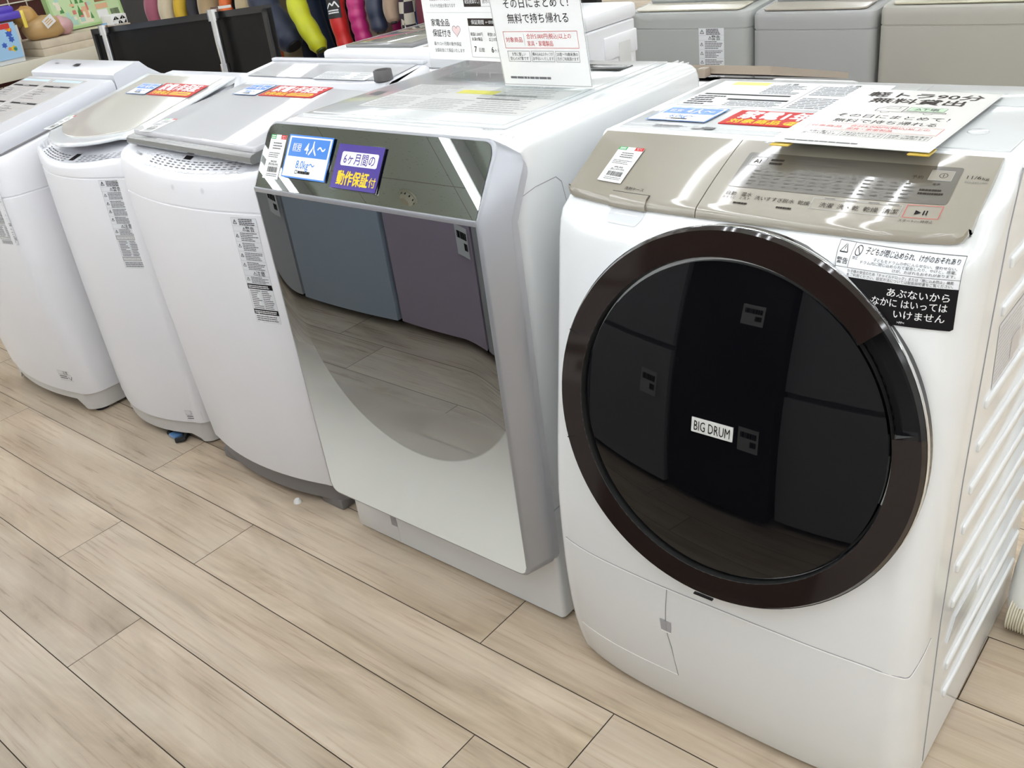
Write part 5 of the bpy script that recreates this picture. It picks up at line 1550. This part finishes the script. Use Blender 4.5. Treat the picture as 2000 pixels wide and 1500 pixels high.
# ---- shelf at the left with toys
SHC = mat('cream_shelf_enamel', (0.70, 0.66, 0.54), 0.4)
DKB = mat('dark_red_back_board', (0.10, 0.03, 0.025), 0.7)
sf = thing('shelf_unit', (-5.26, 2.0, 0.0), 'cream shelf unit running front to back at the far left', 'shelf')
b = M()
b.box(-5.54, -4.98, 0.9, 2.74, 0.842, 0.862, SHC, bev=0.003)
b.box(-4.995, -4.975, 0.9, 2.74, 0.790, 0.864, SHC, bev=0.003)
b.build('shelf_board', sf)
b = M(); b.box(-5.54, -4.99, 0.9, 2.74, 0.30, 0.32, SHC, bev=0.003); b.build('shelf_board', sf)
b = M(); b.box(-5.56, -5.545, 0.9, 2.74, 0.0, 1.9, DKB); b.build('back_board', sf)
b = M()
for k in range(19): b.box(-5.05, -5.046, 0.9 + 0.1 * k, 0.904 + 0.1 * k, 0.0, 0.79, DKB)
for k in range(8): b.box(-5.052, -5.048, 0.9, 2.74, 0.06 + 0.1 * k, 0.064 + 0.1 * k, SHC)
b.build('wire_front', sf)
b = M()
for k in range(20): b.tube([(-5.53, 0.95 + 0.095 * k, 0.862), (-5.53, 0.95 + 0.095 * k, 1.85)], 0.0035, SHC, 5)
for k in range(10): b.tube([(-5.526, 0.92, 0.90 + 0.1 * k), (-5.526, 2.74, 0.90 + 0.1 * k)], 0.0035, SHC, 5)
b.build('wire_grid', sf)
for y in (0.93, 2.71):
    b = M(); b.box(-5.535, -5.50, y - 0.02, y + 0.02, 0.0, 1.9, SHC); b.build('upright', sf)

bx = thing('storage_box', (-5.12, 1.97, 0.862), 'clear plastic tub with a purple lid and blue picture label, on the shelf', 'storage box')
b = M()
CLEARP = mat('cloudy_clear_plastic', (0.66, 0.68, 0.68), 0.25)
b.loft([[(x, y, z) for x, y in ((-5.25 - i, 1.76 - i), (-4.998 + i, 1.76 - i), (-4.998 + i, 2.150 + i), (-5.25 - i, 2.150 + i))] for z, i in ((0.8635, -0.012), (0.90, -0.008), (1.03, 0.0))], CLEARP)
b.build('tub', bx)
b = M()
PLID = mat('purple_lid_plastic', (0.12, 0.08, 0.50), 0.25)
b.box(-5.262, -4.985, 1.748, 2.192, 1.056, 1.090, PLID, bev=0.010)
b.box(-5.245, -5.005, 1.77, 2.168, 1.085, 1.118, PLID, bev=0.014)
b.build('lid', bx, label='purple lid')
b = M(); b.box(-4.992, -4.980, 2.178, 2.196, 1.01, 1.09, mat('yellow_clip', (0.80, 0.62, 0.10), 0.35), bev=0.003); b.build('clip', bx)
b = M(); A = Art(b, lambda u, v, l: Vector((-5.0075 + 0.010 * (v - 0.87) / 0.16 + 0.004 + l, u, v)))
A.rect(1.80, 0.885, 2.135, 1.048, mat('sky_blue_print', (0.36, 0.58, 0.80), 0.35), 0.0004)
R = random.Random(5)
cols = [mat('toy_red', (0.65, 0.05, 0.04), 0.4), mat('toy_blue', (0.05, 0.12, 0.50), 0.4), mat('toy_purple', (0.25, 0.10, 0.45), 0.4), YELC, mat('toy_orange', (0.75, 0.25, 0.05), 0.4)]
for k in range(26):
    u, v, r_k = 1.87 + 0.24 * R.random(), 0.905 + 0.125 * R.random(), 0.008 + 0.012 * R.random()
    n_ = 12
    A.poly([(u + r_k * (1.0 if i % 2 else 0.62) * math.cos(2 * PI * i / n_), v + r_k * (1.0 if i % 2 else 0.62) * math.sin(2 * PI * i / n_)) for i in range(n_)], cols[k % 5], 0.0006 + k * 0.00001)
A.ring(2.105, 0.927, 0.005, 0.010, mat('toy_teal', (0.03, 0.30, 0.24), 0.4), 0.0012)
A.rrect(2.055, 1.022, 2.110, 1.046, 0.004, cols[0], 0.0012)
b.build('picture_label', bx)

wd = mat('pale_wood_board', (0.58, 0.50, 0.38), 0.5, noise=(12, 0.12))
for k, nm in ((0, 'lower pale wooden board of the pair stacked on the shelf'), (1, 'upper pale wooden board of the pair stacked on the shelf, under the bagged toy')):
    b = M(); b.box(-5.30, -4.998, 2.232, 2.735, 0.8625 + 0.037 * k, 0.8985 + 0.037 * k, wd, bev=0.002)
    b.build('board', None, nm, 'board', 'boards on the shelf', loc=(-5.14, 2.48, 0.8625 + 0.037 * k))
# bagged soft toy
tb_ = thing('soft_toy', (-5.12, 2.30, 0.936), 'tan and pink bagged soft toy with a white tag, on the shelf boards', 'toy')
def blob(o, rx, ry, rz, m, seed=0, amp=0.06, cut=None):
    b = M(); R = random.Random(seed); nu, nv = 22, 14
    ph = [R.random() * 6 for _ in range(6)]
    pts = []
    for j in range(nv + 1):
        t = PI * j / nv
        for i in range(nu):
            a = 2 * PI * i / nu
            k = 1 + amp * (math.sin(3 * a + ph[0] + 2 * t) + math.sin(5 * t + ph[1] + a) * 0.6)
            z = rz * math.cos(t) * k
            if cut is not None: z = max(z, cut)
            pts.append((o[0] + rx * math.sin(t) * math.cos(a) * k, o[1] + ry * math.sin(t) * math.sin(a) * k, o[2] + z))
    fs = [(j * nu + i, j * nu + (i + 1) % nu, (j + 1) * nu + (i + 1) % nu, (j + 1) * nu + i) for j in range(nv) for i in range(nu)]
    b.add(pts, fs, m)
    return b
blob((-5.10, 2.315, 0.985), 0.10, 0.105, 0.058, mat('tan_plush', (0.50, 0.32, 0.13), 0.6, coat=0.4), 3, 0.05, -0.048).build('body', tb_, label='tan plush body')
blob((-5.10, 2.405, 0.980), 0.085, 0.055, 0.048, mat('pink_plush', (0.60, 0.36, 0.36), 0.6, coat=0.4), 4, 0.06, -0.043).build('head', tb_, label='pink part of the toy')
blob((-5.13, 2.262, 1.045), 0.055, 0.060, 0.050, mat('amber_plush', (0.48, 0.27, 0.07), 0.6, coat=0.4), 5, 0.08).build('arm', tb_, label='amber bundled end')
b = M(); A = Art(b, plane_map((-4.992, 2.290, 0.985), (0.0, 0.85, 0.45), (0.1, -0.4, 0.9)))
A.rect(0, 0, 0.060, 0.045, PAPER, 0.001); A.lines(0.01, 0.008, 0.05, 0.038, 3, mat('tag_orange', (0.70, 0.42, 0.15), 0.5), 0.5, 0.002, 0.3, 4)
b.build('tag', tb_)
# green game box
gb = M()
o_ = Vector((-5.33, 2.455, 0.862)); lean = math.radians(-7)
GRB = mat('pale_green_card', (0.40, 0.60, 0.26), 0.4)
fx = lambda u, v, l: Vector((-5.20 + math.sin(lean) * v + l * math.cos(lean), 2.43 + u, 0.9365 + 0.004 + v * math.cos(lean) - 0.0 + 0.02 * 0))
c = [(0, 0), (0.40, 0), (0.40, 0.27), (0, 0.27)]
gb.loft([[fx(u, v, -0.05) for u, v in c], [fx(u, v, 0.0) for u, v in c]], GRB)
A = Art(gb, fx)
A.rect(0.012, 0.012, 0.388, 0.258, mat('light_green_print', (0.52, 0.68, 0.38), 0.4), 0.0004)
R = random.Random(9)
gc = [mat('leaf_green_print', (0.07, 0.25, 0.06), 0.4), mat('cream_print', (0.75, 0.70, 0.55), 0.4), mat('peach_print', (0.70, 0.42, 0.25), 0.4), mat('wood_brown_print', (0.28, 0.14, 0.05), 0.4), mat('mint_print', (0.40, 0.62, 0.52), 0.4), mat('rose_print', (0.62, 0.20, 0.16), 0.4)]
A.rect(0.02, 0.02, 0.13, 0.065, gc[4], 0.0006); A.rect(0.14, 0.02, 0.215, 0.075, gc[1], 0.0006)
for k in range(34):
    u, v = 0.03 + 0.20 * R.random(), 0.025 + 0.21 * R.random()
    w_, h_ = 0.010 + 0.022 * R.random(), 0.012 + 0.028 * R.random()
    if k % 3 == 0: A.poly([(u, v), (u + w_, v), (u + w_ / 2, v + h_ * 1.4)], gc[0], 0.0008 + k * 1e-5)
    else: A.rrect(u, v, u + w_, v + h_, 0.003, gc[k % 6], 0.0008 + k * 1e-5)
A.rect(0.25, 0.075, 0.32, 0.100, gc[2], 0.0008); A.rect(0.255, 0.110, 0.32, 0.125, gc[3], 0.0008); A.rect(0.25, 0.03, 0.31, 0.07, PAPER, 0.0008)
A.barcode(0.325, 0.03, 0.375, 0.065, INK, 4, 0.0009)
A.lines(0.25, 0.14, 0.37, 0.24, 5, gc[2], 0.5, 0.0008, 0.4, 8)
gb.build('game_box', None, 'pale green card box with small forest pictures, leaning on the boards on the shelf', 'box', loc=(-5.24, 2.63, 0.94))
pb = M()
pb.box(-5.11, -5.00, 2.640, 2.725, 0.9368, 0.985, PAPER, bev=0.002)
A = Art(pb, lambda u, v, l: Vector((-5.00 + l, 2.640 + u, 0.937 + v)))
for i in range(4):
    for j in range(2):
        A.poly([(0.005 + i * 0.019, 0.004 + j * 0.021), (0.022 + i * 0.019, 0.004 + j * 0.021), ((0.022 if (i + j) % 2 else 0.005) + i * 0.019, 0.022 + j * 0.021)], INK, 0.0006)
pb.build('gift_box', None, 'small black and white patterned box on the boards, beside the green box', 'box', loc=(-5.055, 2.68, 0.937))

# ---- rack of winter coats
rk = thing('clothes_rack', (-4.3, 3.42, 0.0), 'black clothes rack holding a row of winter coats', 'clothes rack')
b = M(); b.tube([(-5.75, 3.42, 1.50), (-2.75, 3.42, 1.50)], 0.014, BLACKM, 10); b.build('rail', rk)
for x in (-5.72, -2.78):
    b = M(); b.tube([(x, 3.42, 1.50), (x, 3.42, 0.02)], 0.014, BLACKM, 10); b.tube([(x, 3.05, 0.018), (x, 3.72, 0.018)], 0.018, BLACKM, 10); b.build('upright', rk)
b = M(); b.box(-10.0, -2.70, 3.76, 3.80, 0.0, 2.1, mat('backdrop_shade_black', (0.02, 0.018, 0.018), 0.7)); b.build('dark_backdrop', kind='structure')  # near-black sheet standing in for the shadow behind the coats
def cloth(name, c, rough=0.6, sheen=0.0, scale=60, coat=0.0):
    return mat(name, c, rough, sheen=sheen, bump=(scale, 0.5), coat=coat)
KNIT = cloth('oat_knit', (0.52, 0.45, 0.34), 0.9, 0.3, 160)
def coat(name, label, m, xt, zt, xb, zb, y, r, puff=0, body=None, cuff=None, patch=False, bx_=None):
    """one hanging coat seen edge-on: body, the sleeve nearest us, collar and hanger"""
    t = thing(name, (xt, 3.42, 0.32), label, 'coat', 'coats on the rack')
    m2 = body or m
    bxx = bx_ if bx_ is not None else (xt + xb) / 2 + 0.02
    b = M(); loops = []; n = 20
    zs_ = [0.32 + (1.36 - 0.32) * i / 26 for i in range(27)]
    for z in zs_:
        k = (z - 0.32) / 1.04
        hw = (0.27 - 0.05 * k) if k < 0.82 else (0.23 - 0.16 * ((k - 0.82) / 0.18) ** 1.4)
        th = 0.028 if k < 0.85 else 0.028 - 0.008 * (k - 0.85) / 0.15
        if puff: th += 0.010 * abs(math.sin(PI * z / puff))
        cx = bxx
        loops.append([(cx + th * math.cos(2 * PI * i / n) * (1 + 0.12 * math.sin(4 * PI * i / n + z * 3)), 3.42 + hw * math.sin(2 * PI * i / n), z) for i in range(n)])
    b.loft(loops, m2)
    b.build('body', t)
    # sleeve carried up past the visible part to the shoulder
    b = M()
    kn = [(0.0, (bxx, 3.24, 1.27)), (0.22, (bxx * 0.6 + xt * 0.4, 3.10 + (y - 3.0) * 0.5, 1.16)), (0.55, (xt, y, zt)), (1.0, (xb, y - 0.02, zb))]
    fn = [smooth_interp([(q[0], q[1][j]) for q in kn]) for j in range(3)]
    Lp = (Vector(kn[2][1]) - Vector(kn[1][1])).length + (Vector(kn[3][1]) - Vector(kn[2][1])).length
    N_ = 44; path = []; rs = []
    for i in range(N_ + 1):
        f = i / N_
        path.append(Vector((fn[0](f), fn[1](f), fn[2](f))))
        rr = r * (1.06 - 0.16 * f)
        if puff: rr *= 0.90 + 0.13 * abs(math.sin(PI * (f * Lp) / puff))
        else: rr *= 1 + 0.04 * math.sin(9 * f + xt * 7)
        if f > 0.95: rr *= 1 - 0.35 * (f - 0.95) / 0.05
        rs.append(rr)
    b.tube(path, rs, m, 16)
    sl_ = b.build('sleeve', t, sharp=60)
    b = M()
    e = (path[-1] - path[-2]).normalized()
    b.tube([path[-1] - e * 0.012, path[-1] + e * 0.006], [r * 0.50, r * 0.46], cuff or BLACKM, 14)
    b.build('cuff', sl_)
    if patch:
        i0 = 26
        q = path[i0]; ax = (path[i0 + 1] - path[i0]).normalized(); out = Vector((0.45, -0.9, 0.0)); out = (out - ax * out.dot(ax)).normalized(); sd_ = ax.cross(out)
        bb = M(); rad = rs[i0] + 0.004
        def mp_(u, v, l):
            a = u / rad
            return q - ax * v + (out * math.cos(a) + sd_ * math.sin(a)) * (rad + l)
        AA = Art(bb, mp_, 0.012)
        AA.rect(-0.036, -0.044, 0.036, 0.044, BLACKM, 0.003)
        AA.stroke([(-0.028, 0.000), (-0.012, 0.026), (-0.001, 0.009), (0.010, 0.022), (0.028, 0.000)], 0.006, WINK, 0.0045)
        AA.lines(-0.024, -0.026, 0.026, -0.006, 2, WINK, 0.6, 0.0045, 0.05, 3)
        bb.build('sleeve_patch', sl_, label='black patch with a white mountain mark')
    b = M()
    cxh = bxx
    b.tube([(cxh, 3.26, 1.345), (cxh, 3.42, 1.405), (cxh, 3.58, 1.345)], 0.008, BLACKP, 8)
    b.tube([(cxh, 3.42, 1.405), (cxh, 3.42, 1.468), (cxh, 3.444, 1.484), (cxh, 3.444, 1.508), (cxh, 3.42, 1.5195), (cxh, 3.398, 1.508)], 0.003, CHROME, 6)
    b.build('hanger', t)
    return t
BLK = cloth('black_coat_cloth', (0.012, 0.011, 0.012), 0.8)
coat('coat', 'dusty pink coat at the left end of the coat row', cloth('dusty_pink_cloth', (0.35, 0.10, 0.15), 0.8, 0.2), -5.160, 1.008, -5.150, 0.88, 3.0, 0.052)
coat('coat', 'cream fleece coat between the dusty pink and the mustard ones', cloth('cream_fleece', (0.58, 0.50, 0.36), 0.95, 0.4, 120), -5.03, 0.989, -5.01, 0.86, 3.0, 0.050)
coat('coat', 'mustard yellow coat beside the cream fleece', cloth('mustard_cloth', (0.62, 0.40, 0.03), 0.7), -4.905, 0.981, -4.885, 0.88, 3.0, 0.037)
coat('coat', 'charcoal coat right of the mustard yellow one', cloth('charcoal_cloth', (0.04, 0.04, 0.05), 0.8), -4.82, 0.984, -4.79, 0.86, 3.02, 0.031)
coat('coat', 'brown fleece coat left of the orange one', cloth('camel_fleece', (0.40, 0.29, 0.16), 0.95, 0.4, 120), -4.66, 0.980, -4.61, 0.86, 3.02, 0.064)
coat('coat', 'bright orange coat between two fleece coats', cloth('orange_cloth', (0.72, 0.15, 0.03), 0.5), -4.478, 0.991, -4.430, 0.90, 3.0, 0.034)
coat('coat', 'pale tan fleece coat left of the navy quilted one', cloth('tan_fleece', (0.50, 0.40, 0.24), 0.95, 0.4, 120), -4.311, 0.987, -4.250, 0.86, 3.0, 0.052, bx_=-4.32)
NAVY = cloth('navy_quilted_cloth', (0.022, 0.030, 0.062), 0.55, 0.2, 30)
coat('coat', 'dark navy quilted coat beside the black panel', NAVY, -4.160, 0.984, -3.965, 0.770, 3.0, 0.078, puff=0.11, bx_=-4.16)
coat('coat', 'navy blue coat behind the lime yellow sleeve', cloth('deep_blue_cloth', (0.015, 0.030, 0.070), 0.6, 0.2, 40), -4.03, 0.964, -3.930, 0.660, 3.17, 0.060, bx_=-4.0)
coat('coat', 'lime yellow puffer jacket with a puffy sleeve', cloth('lime_nylon', (0.62, 0.66, 0.02), 0.45, 0.1, 25), -3.902, 0.976, -3.767, 0.752, 3.0, 0.052, puff=0.085, body=BLK, cuff=mat('lime_cuff', (0.10, 0.14, 0.03), 0.6), bx_=-3.87)
coat('coat', 'plain black coat between the lime and the red jackets', BLK, -3.77, 0.955, -3.715, 0.62, 3.15, 0.062, bx_=-3.75)
coat('coat', 'red puffer jacket with a black patch on the sleeve', cloth('red_nylon', (0.66, 0.025, 0.022), 0.45, 0.1, 25), -3.615, 0.958, -3.565, 0.675, 3.0, 0.043, puff=0.10, patch=True, bx_=-3.63)
coat('coat', 'oat knitted cardigan between the red and the magenta jackets', KNIT, -3.545, 0.950, -3.518, 0.665, 3.14, 0.030, bx_=-3.54)
coat('coat', 'magenta puffer jacket with narrow quilted bands', cloth('magenta_nylon', (0.50, 0.02, 0.17), 0.40, 0.1, 25), -3.478, 0.966, -3.430, 0.715, 3.0, 0.043, puff=0.042, bx_=-3.455)
coat('coat', 'navy padded jacket right of the magenta one', cloth('navy_nylon', (0.020, 0.028, 0.060), 0.45, 0.1, 25), -3.350, 0.963, -3.325, 0.833, 3.0, 0.042, puff=0.14, bx_=-3.365)
coat('coat', 'beige wool coat right of the navy padded jacket', cloth('beige_wool', (0.36, 0.25, 0.18), 0.85, 0.3, 70), -3.250, 0.960, -3.228, 0.872, 3.0, 0.034, bx_=-3.275)
PL_ = bpy.data.materials.new('plaid_flannel'); PL_.use_nodes = True
_nt = PL_.node_tree; _b = _nt.nodes['Principled BSDF']; _b.inputs['Roughness'].default_value = 0.9
_tc = _nt.nodes.new('ShaderNodeTexCoord'); _ck = _nt.nodes.new('ShaderNodeTexChecker'); _ck.inputs['Scale'].default_value = 22
_ck.inputs['Color1'].default_value = (0.50, 0.46, 0.38, 1); _ck.inputs['Color2'].default_value = (0.03, 0.02, 0.03, 1)
_nt.links.new(_tc.outputs['Object'], _ck.inputs['Vector']); _nt.links.new(_ck.outputs['Color'], _b.inputs['Base Color'])
coat('coat', 'black and cream plaid flannel shirt beside the upright signs', PL_, -3.150, 0.942, -3.120, 0.700, 3.0, 0.036, bx_=-3.105)
coat('coat', 'bright blue denim jacket under the beige wool coat', cloth('blue_cloth', (0.02, 0.08, 0.26), 0.7), -3.20, 0.90, -3.18, 0.66, 3.1, 0.028, bx_=-3.19)
coat('coat', 'dark maroon coat at the right end of the coat row', cloth('maroon_cloth', (0.12, 0.015, 0.03), 0.8), -3.04, 0.94, -3.01, 0.70, 3.0, 0.04, bx_=-3.01)

# ================================================================ ACROSS THE AISLE: small fridges seen in the mirror door and the dark door glass
def fridge(label, x0, x1, yf, m, split, h=1.10, notes=(), gap=BLACKM):
    r = thing('refrigerator', ((x0 + x1) / 2, yf - 0.27, 0.0), label, 'refrigerator', 'small refrigerators across the aisle')
    b = M(); b.box(x0, x1, yf - 0.54, yf - 0.045, 0.03, h, m, bev=0.008); b.build('body', r)
    for k, (z0, z1) in enumerate(((0.035, split - 0.012), (split + 0.012, h))):
        b = M()
        n = 12
        us = [x0 + (x1 - x0) * i / n for i in range(n + 1)]
        pr_ = lambda x: yf - 0.010 + 0.010 * (1 - ((x - (x0 + x1) / 2) / ((x1 - x0) / 2)) ** 2)
        out = [(x, pr_(x)) for x in us] + [(x1, yf - 0.042), (x0, yf - 0.042)]
        b.loft([[(x, y, z0) for x, y in out], [(x, y, z1) for x, y in out]], m)
        d_ = b.build('fridge_door', r)
        for (u, v, w_, h_, sd) in [q for q in notes if q[4] == k]:
            nb = M(); A_ = Art(nb, lambda a, c, l: Vector((x1 - a, yf + 0.001 + l, c)))
            A_.rect(u, v, u + w_, v + h_, PAPER, 0.0005)
            A_.lines(u + w_ * 0.1, v + h_ * 0.55, u + w_ * 0.9, v + h_ * 0.85, 1, INK, 0.8, 0.0008, 0.05, 3)
            A_.lines(u + w_ * 0.1, v + h_ * 0.2, u + w_ * 0.4, v + h_ * 0.5, 1, INK, 0.8, 0.0008, 0.05, 4)
            nb.build('note', d_, label='small white paper note')
    b = M(); b.box(x0 + 0.01, x1 - 0.01, yf - 0.5, yf - 0.05, split - 0.02, split + 0.02, gap); b.box(x0 + 0.03, x1 - 0.03, yf - 0.5, yf - 0.06, 0.0, 0.035, BLACKP); b.build('door_gap', r)
    return r
F_LG = mat('fridge_pale_grey', (0.56, 0.57, 0.58), 0.4)
F_BG = mat('fridge_blue_grey', (0.46, 0.54, 0.62), 0.4)
F_MV = mat('fridge_mauve', (0.46, 0.38, 0.47), 0.4)
F_GR = mat('fridge_grey', (0.46, 0.46, 0.47), 0.4)
F_BK = mat('fridge_black', (0.012, 0.010, 0.010), 0.25)
fridge('pale grey refrigerator mirrored at the far left of the mirror door', -3.46, -2.935, 0.110, F_LG, 0.72, notes=((0.005, 0.355, 0.125, 0.10, 0),))
fridge('blue-grey refrigerator mirrored at the middle of the mirror door', -2.905, -2.385, 0.120, F_BG, 0.72)
fridge('mauve refrigerator mirrored at the right of the mirror door, with white notes', -2.365, -1.875, 0.115, F_MV, 0.66, notes=((0.022, 0.350, 0.105, 0.100, 0),))
fridge('plain grey refrigerator mirrored at the left of the dark door glass', -1.860, -1.295, 0.105, F_GR, 0.66, notes=((0.06, 0.42, 0.10, 0.11, 0),))
fridge('black refrigerator with white notes mirrored at the centre of the dark door glass', -1.280, -0.785, 0.085, F_BK, 0.62, notes=((0.05, 0.33, 0.09, 0.10, 0), (0.10, 0.84, 0.10, 0.08, 1)))
fridge('plain grey refrigerator mirrored at the right of the dark door glass', -0.770, -0.350, 0.032, F_GR, 0.60)
